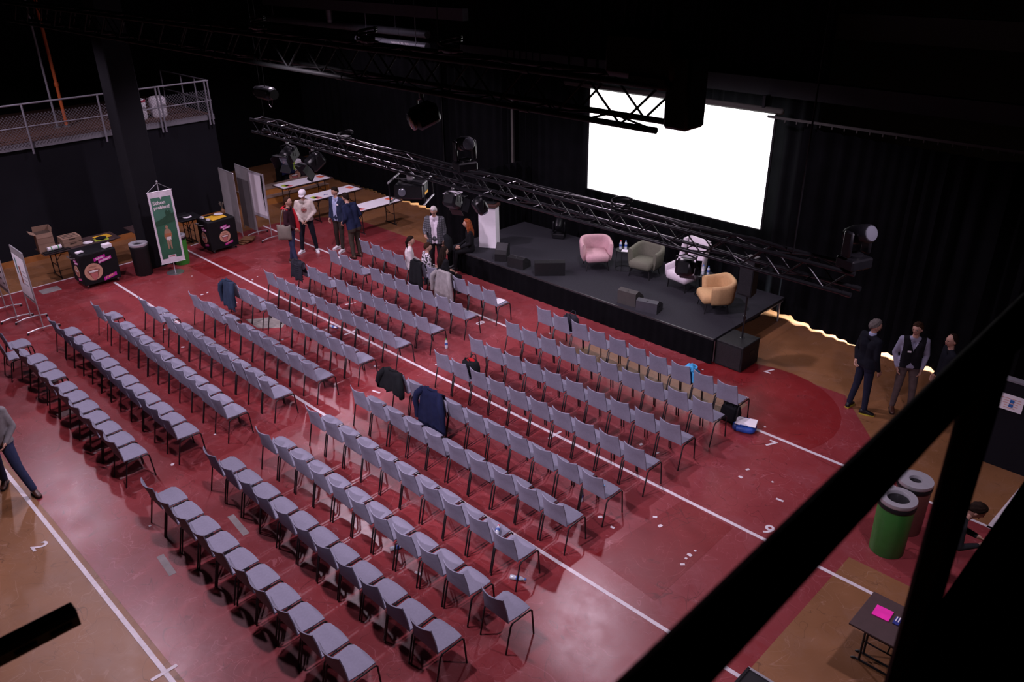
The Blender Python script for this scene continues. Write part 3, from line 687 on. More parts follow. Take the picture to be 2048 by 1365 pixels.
# ------------------------------------------------------------------ trusses and stage lights
def truss(label, x0, x1, y, z, w, bay, m):
    t = thing('lighting_truss', label, 'truss', (x0, y, z)); L = x1-x0; h = w/2
    for sy in (-1, 1):
        for sz in (-1, 1): rod('chord', (0, sy*h, sz*h), (L, sy*h, sz*h), .024, m, t, 10)
    n = int(L/bay); b = L/n
    for i in range(n):
        a, c = i*b, (i+1)*b; md = (a+c)/2
        for s in (-1, 1):
            rod('brace', (a, s*h, h), (md, s*h, -h), .010, m, t, 6); rod('brace', (md, s*h, -h), (c, s*h, h), .010, m, t, 6)
            if i % 2 == 0: rod('brace', (a, -h, s*h), (c, h, s*h), .009, m, t, 6)
            else: rod('brace', (a, h, s*h), (c, -h, s*h), .009, m, t, 6)
            rod('cross_brace', (a, -h, s*h), (a, h, s*h), .009, m, t, 6)
    for i in range(0, n+1, max(1, n//5)):
        for sy in (-1, 1):
            for sz in (-1, 1):
                MB().cyl((i*b-.05, sy*h, sz*h), (i*b+.05, sy*h, sz*h), .030, None, 10).build('coupler', m, t)
    return t
TY, TZ, TW = 8.75, 4.30, .255                        # truss over the middle rows
truss('long black lighting truss hanging between the seats and screen', -16.2, -3.25, TY, TZ, TW, .52, M_truss)
UY, UZ, UW = 5.0, 6.72, .30                          # nearer, higher truss
truss('high black lighting truss with an open cut end near the screen', -17.4, -3.35, UY, UZ, UW, .62, mat('truss_shaded_black', (.0035, .004, .004), .55, 0, .1, spec=.15))  # shade put into the colour, so this truss reads as a silhouette
def drop(label, x, y, z, cat='cable', name='hanging_cable'):
    return tag(MB().cyl((0, 0, 0), (0, 0, 11-z), .010, None, 6).build(name, M_blackmetal, None, 40, (x, y, z)), label, cat)
for i, x in enumerate((-15.9, -10.2, -4.0)):
    drop('steel wire holding the long truss at its ' + ('end beside the left wall', 'middle', 'end beside the loudspeaker')[i], x, TY, TZ+TW/2+.024)
    drop('steel wire holding the high truss at its ' + ('far end', 'middle', 'cut end')[i], x-.3, UY, UZ+UW/2+.024)
M_lens = mat('lamp_lens', (.12, .125, .15), .08, .1, .05, spec=.8); M_head = mat('lamp_head_black', (.008, .008, .010), .35, .1, .1, spec=.4)
def moving_head(label, x, y, z, rz, up=1, s=1.0, tilt=70):
    t = thing('moving_head_light', label, 'stage light', (x, y, z), rz); S = Matrix.Scale(s, 4); Q = S if up > 0 else S @ RX(pi)
    B = lambda mb, n, m, a=40: mb.xf(Q).build(n, m, t, a)
    B(MB().box((0, 0, .07), (.34, .28, .14), None, .02), 'base', M_head, 30)
    B(MB().lathe([(.10, .14), (.10, .17), (.08, .18)], 14), 'pan_disc', M_head)
    for sx in (-1, 1): B(MB().box((sx*.16, 0, .32), (.05, .14, .32), None, .02), 'yoke_arm', M_head, 40)
    R = T(0, 0, .42) @ RX(radians(tilt))
    B(MB().lathe([(.05, -.20), (.09, -.18), (.115, -.08), (.12, .06), (.115, .16), (.10, .18)], 16).xf(R), 'head', M_head)
    B(MB().lathe([(.095, .181), (.09, .192), (.05, .20)], 16).xf(R), 'lens', M_lens)
    for sx in (-1, 1): B(MB().cyl((sx*.1, 0, -.02), (sx*.1, 0, 0), .02, None, 8), 'foot', M_black)
    return t
def lantern(label, x, y, z, rz, s=1.0, pitch=35, doors=True):
    t = thing('stage_lantern', label, 'stage light', (x, y, z), rz); S = Matrix.Scale(s, 4)
    B = lambda mb, n, m, a=40: mb.xf(S).build(n, m, t, a)
    B(MB().box((0, 0, .0), (.05, .06, .09), None, .01), 'clamp', M_alu, 30)
    B(MB().tube([(-.17, 0, -.28), (-.17, 0, -.10), (0, 0, -.05), (.17, 0, -.10), (.17, 0, -.28)], .012, 6), 'yoke', M_blackmetal)
    R = T(0, 0, -.28) @ RX(radians(-pitch))
    B(MB().box((0, -.03, 0), (.28, .36, .28), None, .05).xf(R), 'housing', M_head, 40)
    B(MB().lathe([(.12, 0), (.12, .03), (.10, .04)], 16).xf(R @ T(0, .15, 0) @ RX(-pi/2)), 'lens', M_lens)
    if doors:
        for k, (dx, dz) in enumerate(((0, 1), (0, -1), (1, 0), (-1, 0))):
            B(MB().box((dx*.17, .24, dz*.17), (.26 if dz else .008, .17, .26 if dx else .008), RX(radians(25*dz)).to_3x3() @ RZ(radians(-25*dx)).to_3x3()).xf(R), 'barn_door', M_head, 0)
    return t
top = TZ+TW/2+.024; bot = TZ-TW/2-.024-.045
p = atY(930, 330, TY); moving_head('black moving head light with bright lens on top of the long truss', p.x, TY, top, radians(70), 1, 1.0, 80)
p = atY(1722, 500, TY); moving_head('black moving head light with pale lens at the truss end', p.x-.05, TY, top, radians(70), 1, .92, 70)
p = atY(575, 290, TY); lantern('dark stage lantern hanging from the long truss beside white-topped tables', p.x, TY, bot, radians(200), 1.0, 25)
p = atY(625, 300, TY); lantern('dark boxy stage lantern with open barn doors under the truss', p.x, TY, bot, radians(170), 1.0, 35)
p = atY(905, 375, TY); lantern('stage lantern with a pale top plate under the long truss', p.x, TY, bot, radians(20), .85, 30)
MB().box((0, 0, -.1), (.26, .22, .012)).build('top_plate', mat('pale_plate', (.4, .38, .42), .5), bpy.data.objects['stage_lantern.002'], 0)
p = atY(950, 392, TY); lantern('small rounded stage lantern beside the caged projector', p.x+.12, TY, bot, radians(-20), .7, 60, False)
p = atY(1378, 500, TY); lantern('black stage lantern with barn doors in front of the white armchair', p.x-.03, TY, bot, radians(20), .78, 18)
MB().box((0, 0, .0), (.20, .03, .025)).xf(T(0, .10, -.10)).build('label_strip', M_white, bpy.data.objects['stage_lantern.004'], 0)
# projector in a metal cage
p = atY(822, 370, TY); t = thing('caged_projector', 'black projector in an aluminium cage hanging from the long truss', 'projector', (p.x, TY, bot), radians(35))
MB().box((0, 0, -.24), (.50, .44, .24), None, .02).build('projector_body', M_head, t, 30)
for sx in (-1, 1):
    for sz in (-.06, -.42): rod('cage_tube', (sx*.31, -.33, sz), (sx*.31, .33, sz), .017, M_alu, t)
    for sy in (-1, 1): rod('cage_post', (sx*.31, sy*.28, -.42), (sx*.31, sy*.28, -.06), .012, M_blackmetal, t)
for sz in (-.06, -.42): rod('cage_tube', (-.33, 0, sz), (.33, 0, sz), .014, M_blackmetal, t)
MB().box((.256, .02, -.30), (.006, .26, .035)).build('warning_label', M_yellow, t, 0); MB().box((0, 0, -.02), (.12, .12, .13), None, .02).build('truss_clamp', M_alu, t, 30)
MB().lathe([(.07, 0), (.07, .03), (.05, .04)], 14).xf(T(-.1, -.22, -.24) @ RX(pi/2)).build('lens', M_lens, t)
# cable bundle and coil on the truss
def coil(label, p, s=1.0):
    t = thing('cable_coil', label, 'cable', p); r = random.Random(5)
    for k in range(4):
        a0 = r.uniform(0, 6); q = [(.13*s*cos(a)*(1+.15*r.random()), .09*s*sin(a), .055+.05*s*sin(a*.5+a0)+.02*k) for a in [2*pi*i/16 for i in range(17)]]
        MB().tube(q, .011, 6).build('loop', M_black, t)
    MB().box((0, 0, .04), (.16*s, .12*s, .07), None, .02).build('junction_box', M_head, t, 30)
p = atY(1243, 392, TY); coil('tangled cable coil on the truss in front of the screen', (p.x, TY, top), 1.1)
p = atY(690, 262, TY); coil('tangled cable coil on the truss in front of the curtain', (p.x, TY, top), 1.3)
pts = [(-15.8+i*.45, TY+.06*sin(i*1.3), top+.02+.012*sin(i*2.1)) for i in range(27)]
tag(MB().tube(pts, .018, 6).build('power_cable', M_black, None), 'black power cable lying along the top of the long truss', 'cable')
# motors, loads and silhouettes of the upper truss
def hoist(label, x, y, z, s=1.0):
    t = thing('chain_hoist', label, 'hoist', (x, y, z))
    MB().box((0, 0, .16*s), (.52*s, .26*s, .24*s), None, .05).build('motor', M_head, t, 40); MB().cyl((-.35*s, 0, .16*s), (.35*s, 0, .16*s), .10*s, None, 14).build('drum', M_blackmetal, t)
    MB().tube([(0, 0, .28*s), (0, 0, .6*s), (.02, 0, 11-z)], .012, 6).build('chain', M_blackmetal, t)
    MB().tube([(-.1, .1, .05), (-.14, .12, -.10), (-.05, .12, -.16), (.05, .10, -.05), (.08, .1, .05)], .010, 6).build('cable_loop', M_black, t)
hoist('black chain hoist above the truss end beside the gallery', -15.7, TY, TZ+.55)
x = atY(1275, 150, UY).x
t = thing('cable_basket', 'tall black cable drop and basket at the cut end of the high truss', 'cable basket', (x, UY, UZ+UW/2+.024))
MB().box((.1, 0, .16), (.62, .30, .32), None, .04).build('basket', M_black, t, 40); MB().box((.2, 0, .0), (.34, .34, -.9+1.0), None, .02).build('bracket', M_black, t, 40)
for k in range(7): MB().tube([(-.1+k*.06, .04*(k % 3-1), .2), (-.08+k*.055, .05*(k % 2), 1.2), (-.05+k*.05, 0, 11-UZ-UW/2-.03)], .022, 6).build('cable', M_black, t)
MB().box((.42, 0, -.06), (.20, .24, .50), None, .02).build('hanging_case', M_black, t, 40)
ub = UZ-UW/2-.024-.045
x = atY(845, 230, UY).x; t = lantern('black boxy lantern silhouette hanging from the high truss', x, UY, ub, radians(160), .72, 20, False)
for i, px in enumerate((520, 735, 900)):
    p = atY(px, 90, UY); coil(['small cable coil at the far part of high truss', 'cable coil at the middle of high truss', 'cable coil near the cut end of high truss'][i], (p.x, UY, UZ+UW/2+.024), .9)
# ventilation ducts under the ceiling
M_duct = mat('galvanised_duct', (.20, .20, .24), .45, .6, .15, 4)
for i, (a, b, y) in enumerate([((505, 36), (855, 66), 15.95), ((715, 80), (855, 92), 15.6)]):
    p, q = atY(*a, y), atY(*b, y); z = (p.z+q.z)/2
    t = thing('ventilation_duct', ['long grey ventilation duct high on the back wall', 'short grey ventilation duct with a slotted grille high on back wall'][i], 'duct', (p.x, y, z))
    L = q.x-p.x; MB().cyl((0, 0, 0), (L, 0, 0), .11, None, 14).build('pipe', M_duct, t)
    for k in range(4): MB().cyl((L*(k+.5)/4-.02, 0, 0), (L*(k+.5)/4+.02, 0, 0), .12, None, 14).build('joint_ring', M_duct, t)
    for k in (0.15, .85): rod('hanger', (L*k, 0, .1), (L*k, 0, 11-z), .012, M_duct, t)
    if i == 1:
        for k in range(14): MB().box((L*.55+k*.06, -.112, .04), (.025, .01, .05)).build('grille_slot', M_white, t, 0)
p = atY(660, 45, 15.7); t = thing('duct_riser', 'shiny vertical metal duct riser at the top of back wall', 'duct', (p.x, 15.7, p.z))
MB().cyl((0, 0, 0), (0, 0, 11-p.z), .10, None, 14).build('pipe', mat('shiny_duct', (.32, .32, .37), .35, .7, .25, 9), t)
for k in range(8): MB().cyl((0, 0, .1+k*.2), (0, 0, .12+k*.2), .106, None, 14).build('rib', M_duct, t)
# floor spotlight at the back of the stage
moving_head('black moving head light standing at the rear of the stage', -13.75, 15.72, Z, radians(-150), 1, .95, 60)

# ------------------------------------------------------------------ foreground gallery rail beside the camera
M_fg = mat('foreground_rail_black', (.006, .006, .007), .7, 0, .1, spec=.2)
RZH = atX(1488, 1205, -.28).z
t = thing('balcony_railing', 'black balcony railing close in front', 'railing', (-.28, 0, 0))
MB().box((0, 2.6, RZH), (.052, 6.4, .056), None, .012).build('handrail', M_fg, t, 40)
for y in (1.435, 4.6): MB().box((.0, y, 6.78), (.05, .075, .84), None, .008).build('post', M_fg, t, 40)
g2 = struct(MB().box((.84, 5.5, 6.30), (2.26, 21, .12)).build('gallery_near', M_fg, None, 0))
MB().box((-.30, 5.5, 6.26), (.02, 21, .2)).build('edge_board', M_fg, g2, 0)
struct(MB().box((-13.0, -2.6, 6.3), (30, 4.6, .12)).build('gallery_rear', M_fg, None, 0))
# slotted bracket reaching out at the left
a = EYE + ray(0, 1303).normalized()*2.5; b = EYE + ray(150, 1228).normalized()*2.54
t = thing('slotted_bracket', 'black slotted steel bracket arm sticking out over the floor', 'bracket', (a.x, 0, a.z))
y1 = b.y; y0 = -.36; M_sl = mat('bracket_inside_olive', (.5, .44, .22), .6)
MB().box((0, (y0+y1)/2, .012), (.042, y1-y0, .024), None, .003).build('top_channel', M_fg, t, 30)
MB().box((.018, (y0+y1)/2, -.014), (.004, y1-y0, .03)).build('web', M_sl, t, 0)
k = y1-.045
while k > y0: MB().box((.0212, k, -.014), (.003, .052, .011), None, .001).build('slot', M_black, t, 0); k -= .085
MB().tube([(0, y0+.05, -.02), (.01, y0+.06, -.2), (-.03, y0+.02, -.5), (-.02, y0-.2, -.46)], .028, 8).build('cable', M_fg, t)

# ------------------------------------------------------------------ left side: carts, banner, bins, boards, tables
M_cart = mat('cart_black_cover', (.006, .0055, .007), .75, 0, .2, 5, spec=.2); M_psk = mat('poster_skin', (.50, .27, .19), .7, 0, .1, 12)
M_ptng = mat('poster_tongue', (.45, .13, .13), .7, 0, .1, 12); M_plip = mat('poster_lips', (.22, .07, .055), .7, 0, .1); M_pteeth = mat('poster_teeth', (.7, .66, .66), .6)
M_pyel = mat('poster_yellow_script', (.75, .42, .16), .6)
def poster(t, F, s=1.0, words=True, layout=0):                  # F: matrix with x right, y up, z out of the face
    def flat(name, pts, z, m): MB().prism(pts, z, z+.0015).xf(F @ Matrix.Scale(s, 4)).build(name, m, t, 0)
    circ = lambda cx, cy, rx, ry, n=24, a0=0, a1=360: [(cx+rx*cos(radians(a0+(a1-a0)*i/n)), cy+ry*sin(radians(a0+(a1-a0)*i/n))) for i in range(n)]
    flat('mouth_photo', circ(0, 0, .17, .17), .001, M_psk)
    flat('upper_shadow', circ(.0, .10, .08, .02), .0025, mat('poster_skin_dark', (.34, .17, .12), .7))
    flat('lips', [(-.12, .03), (-.05, .055), (0, .045), (.05, .055), (.12, .03), (.10, -.02), (.06, -.12), (.0, -.165), (-.04, -.13), (-.09, -.03)], .0025, M_plip)
    flat('teeth', [(-.095, .022), (0, .035), (.095, .022), (.07, -.002), (0, -.01), (-.07, -.002)], .004, M_pteeth)
    flat('tongue', [(-.065, -.02), (0, -.028), (.065, -.02), (.06, -.10), (.015, -.17), (-.01, -.17), (-.045, -.11)], .004, M_ptng)
    if words:
        for (cx, cy, w, wd) in (((.16, .245, .22, 'Schon'), (.25, .19, .25, 'probiert?')) if layout else ((.0, .30, .20, 'Schon'), (.08, .25, .23, 'probiert?'))):
            flat('magenta_strip', [(cx-w/2, cy-.035-.02), (cx+w/2, cy-.035+.02), (cx+w/2, cy+.03+.02), (cx-w/2, cy+.03-.02)], .001, M_magenta)
            text(wd, .062*s, M_white, t, F @ T(cx*s, (cy-.003)*s, .003) @ RZ(radians(9)), 'lettering', .002)
        ox = .19 if layout else 0
        F = F @ T(ox*s, .02 if layout else -.03, 0)
        flat('magenta_strip', [(-.03, -.245), (.22, -.19), (.22, -.12), (-.03, -.175)], .001, M_magenta)
        for k in range(6): flat('script_stroke', [(.0+k*.030, -.212+k*.0068), (.018+k*.030, -.208+k*.0068), (.02+k*.030, -.17+k*.0068+.015*(k == 4)), (.008+k*.030, -.175+k*.0068)], .003, M_pyel)
def cart(label, x0, x1, y0, y1, h, cx=-.05, ps=1.0, lay=0, front=True, side=True, handle=True):
    t = thing('promotion_cart', label, 'cart', ((x0+x1)/2, (y0+y1)/2, .003)); w, d = x1-x0, y1-y0
    MB().box((0, 0, (h+.09)/2), (w, d, h-.09), None, .015).build('cover', M_cart, t, 30)
    MB().box((0, 0, h+.004), (w*.98, d*.98, .012), None, .004).build('top_board', M_black, t, 30)
    for sx in (-1, 1):
        for sy in (-1, 1):
            c = ob('castor', MB().cyl((sx*(w/2-.06), sy*(d/2-.08)-.013, .035), (sx*(w/2-.06), sy*(d/2-.08)+.013, .035), .034, None, 12).mesh('castor', M_black), t)
            MB().box((sx*(w/2-.06), sy*(d/2-.08), .075), (.03, .045, .03)).build('castor_fork', M_steel, c, 0)
    if front: poster(t, T(w/2+.001, cx, h*.47) @ RZ(pi/2) @ RX(pi/2), ps, True, lay)
    if side: poster(t, T(0, -d/2-.001, h*.46) @ RX(pi/2), .92)
    if handle: MB().tube([(-w*.3, -d/2, h-.12), (-w*.3, -d/2-.10, h-.10), (w*.1, -d/2-.10, h-.10), (w*.1, -d/2, h-.12)], .012, 6).build('push_handle', M_steel, t)
    return t
cart('black promotion cart with mouth poster beside the black bin', -21.60, -20.90, 5.96, 6.86, .88, -.18, 1.30, 1)
cart('black promotion cart with yellow boards on top beside whiteboards', -21.62, -20.95, 9.38, 10.20, .90, .03, .95, 0)
cart('black promotion cart hung with clothes behind the white-topped tables', -25.75, -25.15, 14.3, 15.3, .95, -.1, 1.35, 1, True, False, False)
# small things on the carts
def small(name, label, cat, p, sz, m, rz=0, bev=.004, group=None): return tag(MB().box((0, 0, sz[2]/2), sz, None, bev).build(name, m, None, 30, p, rz), label, cat, group)
small('napkin_box', 'small white napkin box on the promotion cart', 'box', (-21.05, 6.72, .906), (.16, .2, .09), M_white, .1)
small('paper_cups', 'small white paper packs at the cart corner', 'cups', (-21.1, 6.07, .906), (.1, .17, .04), M_white, .2)
for i, (dx, dy, r) in enumerate(((.05, .28, .1), (.0, .52, -.06))): small('yellow_board', 'flat yellow board on the promotion cart, ' + ('beside the white cups' if i == 0 else 'under the white plate'), 'board', (-21.25+dx, 9.38+dy, .928), (.42, .24, .014), M_yellow, r)
def plate(label, p): return tag(MB().lathe([(.05, 0), (.07, .004), (.125, .018), (.122, .022), (.065, .008)], 24).build('plate', M_white, None, 60, p), label, 'plate')
plate('white plate on the yellow board on the cart', (-21.35, 9.92, .944))
for i, (dx, dy) in enumerate(((-.1, .05), (.05, .1))): small('cup_stack', 'small white carton at the end of the cart, ' + ('outer corner' if i == 0 else 'beside yellow board'), 'carton', (-21.2+dx*2, 9.40+dy*.6+.03, .928), (.10, .07, .05), M_white, .3)
# bins
def bin_(label, x, y, m, r=.225, h=.85, lidhole=.62, band=True):
    t = thing('waste_bin', label, 'bin', (x, y, .003))
    MB().lathe([(r*.93, 0), (r*.95, .01), (r, h*.9), (r*1.0, h*.92)], 28).build('drum', m, t)
    MB().lathe([(r*1.03, h*.86), (r*1.05, h*.91), (r*1.02, h*.93)], 28, caps=False).build('bag_rim', M_black, t)
    MB().lathe([(r*1.0, h*.93), (r*1.04, h*.95), (r*1.02, h), (r*lidhole*1.05, h*1.005), (r*lidhole, h*.99), (r*lidhole*.98, h*.95)], 28, caps=False).build('steel_lid_ring', mat('lid_steel', (.42, .42, .46), .35, .35, .05), t)
    MB().lathe([(.001, h*.945), (r*lidhole*1.02, h*.95)], 24).build('dark_opening', M_black, t)
    return t
bin_('black round waste bin with steel rim beside the pillar', -20.93, 7.45, mat('black_bin', (.005, .005, .006), .5, 0, .1, spec=.3))
bin_('bright green round waste bin behind the banner', -20.95, 8.50, mat('bright_green_bin', (.035, .26, .03), .5, 0, .05), .2, .80)
bin_('dark green round waste bin with wide steel opening near brown table', -2.60, 10.08, M_green, .24, .90, .62)
bin_('round waste bin with flat steel lid behind dark green bin', -2.60, 10.72, mat('rust_bin', (.16, .06, .05), .5), .23, .86, .38)
# banner stand
t = thing('banner_stand', 'tall green and white banner on a round-footed stand', 'banner', (-20.42, 8.05, .003))
MB().lathe([(.22, 0), (.22, .012), (.03, .025)], 28).build('foot', M_steel, t); MB().cyl((0, 0, .02), (0, 0, 2.42), .013, None, 8).build('pole', M_alu, t); MB().ell((0, 0, 2.43), (.025, .025, .03), 10, 6).build('finial', M_alu, t)
B0 = T(.02, 0, 0) @ RZ(radians(82)) @ RX(pi/2)        # x right, y up, z to viewer
def ban(name, pts, z, m): MB().prism(pts, z, z+.002).xf(B0).build(name, m, t, 0)
ban('white_cloth', [(-.30, .30), (.30, .30), (.30, 2.18), (-.30, 2.18)], 0, mat('banner_white', (.62, .57, .64), .7))
M_bg = mat('banner_green', (.02, .10, .055), .75, 0, .25, 3); M_bg2 = mat('banner_light_green', (.045, .15, .10), .75, 0, .2, 3); M_bg3 = mat('banner_dark_hill', (.012, .06, .03), .75, 0, .2, 4)
ban('green_print', [(-.25, .42), (-.10, .42), (-.10, .50), (.10, .50), (.10, .42), (.25, .42), (.25, 2.04), (.03, 2.04), (0, 1.97), (-.03, 2.04), (-.25, 2.04)], .0025, M_bg)
ban('sky_print', [(-.25, 1.42), (-.05, 1.48), (.25, 1.58), (.25, 2.03), (.035, 2.03), (0, 1.96), (-.035, 2.03), (-.25, 2.03)], .005, M_bg2)
ban('hill_print', [(-.25, 1.30), (.25, 1.38), (.25, 1.60), (.1, 1.58), (-.05, 1.49), (-.25, 1.42)], .0075, M_bg3)
for k, (dx, hh) in enumerate(((-.01, .14), (.06, .12))): ban('tree_print', [(.06+dx, 1.52), (.10+dx, 1.52), (.12+dx, 1.58+hh*.5), (.08+dx, 1.56+hh), (.04+dx, 1.58+hh*.5)], .010, M_bg3)
text('Schon', .125, mat('banner_text', (.62, .60, .62), .7), t, B0 @ T(-.215, 1.90, .010), 'lettering', .004, 'LEFT'); text('probiert?', .125, mat('banner_text', (1, 1, 1)), t, B0 @ T(-.215, 1.78, .010), 'lettering', .004, 'LEFT', squeeze=.86)
M_fig = mat('printed_figure_tan', (.30, .19, .12), .7); M_figo = mat('printed_figure_orange', (.33, .12, .05), .7)
ban('printed_person', [(-.03, .66), (-.05, .66), (-.06, .90), (-.10, 1.02), (-.07, 1.16), (-.03, 1.21), (.03, 1.21), (.08, 1.15), (.10, 1.02), (.05, .90), (.05, .66), (.02, .66), (.0, .86)], .0075, M_fig)
ban('printed_head', [(.035*cos(radians(a)), 1.255+.045*sin(radians(a))) for a in range(0, 360, 30)], .0075, M_fig); ban('printed_bundle', [(-.09, 1.0), (.08, 1.0), (.09, 1.08), (-.08, 1.09)], .010, M_figo)
ban('printed_apron', [(-.05, .90), (-.02, .93), (0, .88), (.03, .93), (.06, .90), (.06, .99), (-.05, .99)], .010, M_pteeth); ban('red_caption', [(-.07, .455), (.07, .455), (.07, .48), (-.07, .48)], .004, mat('caption_red', (.4, .12, .12), .7))
for s in (-1, 1): MB().tube([V((0, 0, 2.40)), (B0 @ V((s*.30, 2.19, 0)))], .005, 5).build('hanger_arm', M_alu, t)
MB().tube([B0 @ V((-.31, 2.19, 0)), B0 @ V((.31, 2.19, 0))], .008, 6).build('top_bar', M_alu, t); MB().tube([B0 @ V((-.31, .29, 0)), B0 @ V((.31, .29, 0))], .008, 6).build('bottom_bar', M_alu, t)
# folding tables
def table(label, x0, x1, y0, y1, topm=M_brown, h=.74, cover=None, name='folding_table'):
    t = thing(name, label, 'table', ((x0+x1)/2, (y0+y1)/2, .003)); w, d = x1-x0, y1-y0
    MB().box((0, 0, h-.014), (w, d, .028), None, .004).build('table_top', topm, t, 30)
    MB().box((0, 0, h-.045), (w*.86, d*.86, .035)).build('apron', M_blackmetal, t, 0)
    for s in (-1, 1):
        yy = s*(d/2-.28)
        for sx in (-1, 1): rod('leg', (sx*(w/2-.12), yy, 0.02), (sx*(w/2-.12), yy, h-.04), .014, M_blackmetal, t)
        MB().tube([(-(w/2-.03), yy, .0), (-(w/2-.06), yy, .025), (w/2-.06, yy, .025), (w/2-.03, yy, .0)], .014, 6).build('foot_bar', M_blackmetal, t)
        rod('strut', (0, yy, h*.45), (0, yy-s*.3, h-.05), .009, M_blackmetal, t)
        rod('leg_brace', (-(w/2-.12), yy, h*.45), (w/2-.12, yy, h*.45), .010, M_blackmetal, t)
    return t
table('brown folding table with boxes along the left wall', -22.78, -22.08, 5.54, 7.45)
table('brown folding table with a card box half hidden behind the pillar', -22.85, -22.12, 7.85, 9.05)
table('black folding table standing between pillar and promotion cart', -22.85, -22.2, 9.18, 9.86, M_black, .72)
# (pillar stands in front of the second table)
for i, (x0, x1, y0, y1, lab) in enumerate([(-23.60, -22.95, 12.92, 14.83, 'white-covered folding table nearest the wooden steps'), (-21.77, -21.11, 12.80, 14.72, 'white-covered folding table standing between two other white tables'), (-19.82, -19.17, 13.02, 14.75, 'white-covered folding table nearest the lectern')]):
    table(lab, x0, x1, y0, y1)
    c = MB().box((0, 0, 0), (x1-x0-.005, (y1-y0)*.93, .004)).build('table_paper', M_paper, None, 0, ((x0+x1)/2, (y0+y1)/2-.03, .7475)); tag(c, 'white paper covering the %s' % ('table by the wooden steps', 'middle white-covered table', 'table by the lectern')[i], 'table cover')
    yy = (y0+y1)/2-.03
    for (dx, dy, nm, m, l2) in [(-.05, (y1-y0)*.38, 'orange_cards', mat('orange_cards', (.75, .16, .08), .6), 'orange card pile on'), (.08, -(y1-y0)*.36, 'coloured_cards', mat('lime_cards', (.42, .55, .05), .6), 'lime green card pile on'), (.16, -(y1-y0)*.32, 'coloured_cards', mat('pink_cards', (.7, .22, .22), .6), 'salmon card pile on')]:
        small(nm, l2 + ' the ' + ('table by the wooden steps', 'middle white-covered table', 'table by the lectern')[i], 'cards', ((x0+x1)/2+dx, yy+dy, .75), (.22, .18, .008), m, .2, .001)
text('AI', .16, mat('blue_marker', (.03, .05, .25), .6), bpy.data.objects['table_paper.001'], T(.05, -.25, .003) @ RZ(radians(70)), 'marker_writing', .003)
# things on the brown table
t = thing('cardboard_box', 'tall open cardboard box on the brown table', 'box', (-22.42, 5.72, .745), radians(-6))
MB().box((0, 0, .24), (.34, .38, .48)).build('body', M_card, t, 0)
for (c, sz, R) in (((0, -.19-.055, .50), (.34, .15, .006), RX(radians(-28))), ((0, .19, .55), (.34, .006, .14), RX(radians(-12))), ((-.17, 0, .55), (.006, .37, .14), RY(radians(10))), ((.172, 0, .44), (.006, .37, .11), RY(radians(-8)))): MB().box(c, sz, R.to_3x3()).build('flap', M_card, t, 0)
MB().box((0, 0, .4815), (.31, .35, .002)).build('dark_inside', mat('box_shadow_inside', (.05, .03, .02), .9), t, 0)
MB().box((.1705, 0, .23), (.001, .36, .006)).build('seam', mat('card_seam', (.12, .07, .05), .9), t, 0)
for k in range(2):
    t = thing('cardboard_tray', 'flat cardboard tray stacked on the brown table, ' + ('lower one', 'upper one')[k], 'tray', (-22.42+.01*k, 6.30+.005*k, .745+.125*k), radians(3-4*k))
    MB().box((0, 0, .06), (.42, .46, .12), None, .004).build('body', M_card, t, 30)
    for s in (-.12, 0, .12): MB().box((s, 0, .121), (.05, .38, .003)).build('top_slot', mat('box_shadow_inside', (1, 1, 1)), t, 0)
    MB().box((.211, 0, .085), (.003, .16, .03)).build('hand_hole', mat('box_shadow_inside', (1, 1, 1)), t, 0)
t = thing('paper_roll_pack', 'white and green wrapped pack of paper rolls on a black tray', 'paper rolls', (-22.22, 5.85, .775), radians(4))
for k in range(4): MB().cyl((0, -.17+k*.085, .055), (0, -.09+k*.085, .055), .055, None, 16).build('roll', M_white, t)
for k in (0, 2): MB().cyl((0, -.10+k*.085, .055), (0, -.075+k*.085, .055), .0565, None, 16).build('green_band', mat('green_wrap', (.05, .3, .1), .5), t)
small('black_tray', 'black flat tray under the paper rolls', 'tray', (-22.22, 5.87, .745), (.28, .62, .028), M_black, .03)
plate('white plate on the brown table', (-22.22, 6.66, .745))
small('yellow_board', 'flat yellow board at the end of the brown table', 'board', (-22.45, 7.12, .745), (.30, .40, .014), M_yellow, .1); small('lime_board', 'lime and yellow board with a black bowl on the brown table', 'board', (-22.26, 7.02, .745), (.24, .34, .012), mat('lime_board', (.35, .45, .04), .6), -.15)
tag(MB().lathe([(.06, 0), (.12, .03), (.14, .035), (.13, .036), (.06, .012)], 20).build('black_bowl', M_black, None, 60, (-22.27, 7.02, .758)), 'shallow black bowl on the lime board', 'bowl')
small('card_box', 'small upright card box on the table behind the pillar', 'box', (-22.5, 8.3, .745), (.16, .22, .22), M_card, .1)
plate('white plate on the black folding table beside the banner', (-22.45, 9.5, .725))
small('black_case', 'black flat case on the folding table beside the banner', 'case', (-22.62, 9.4, .725), (.3, .4, .07), M_black, .05)
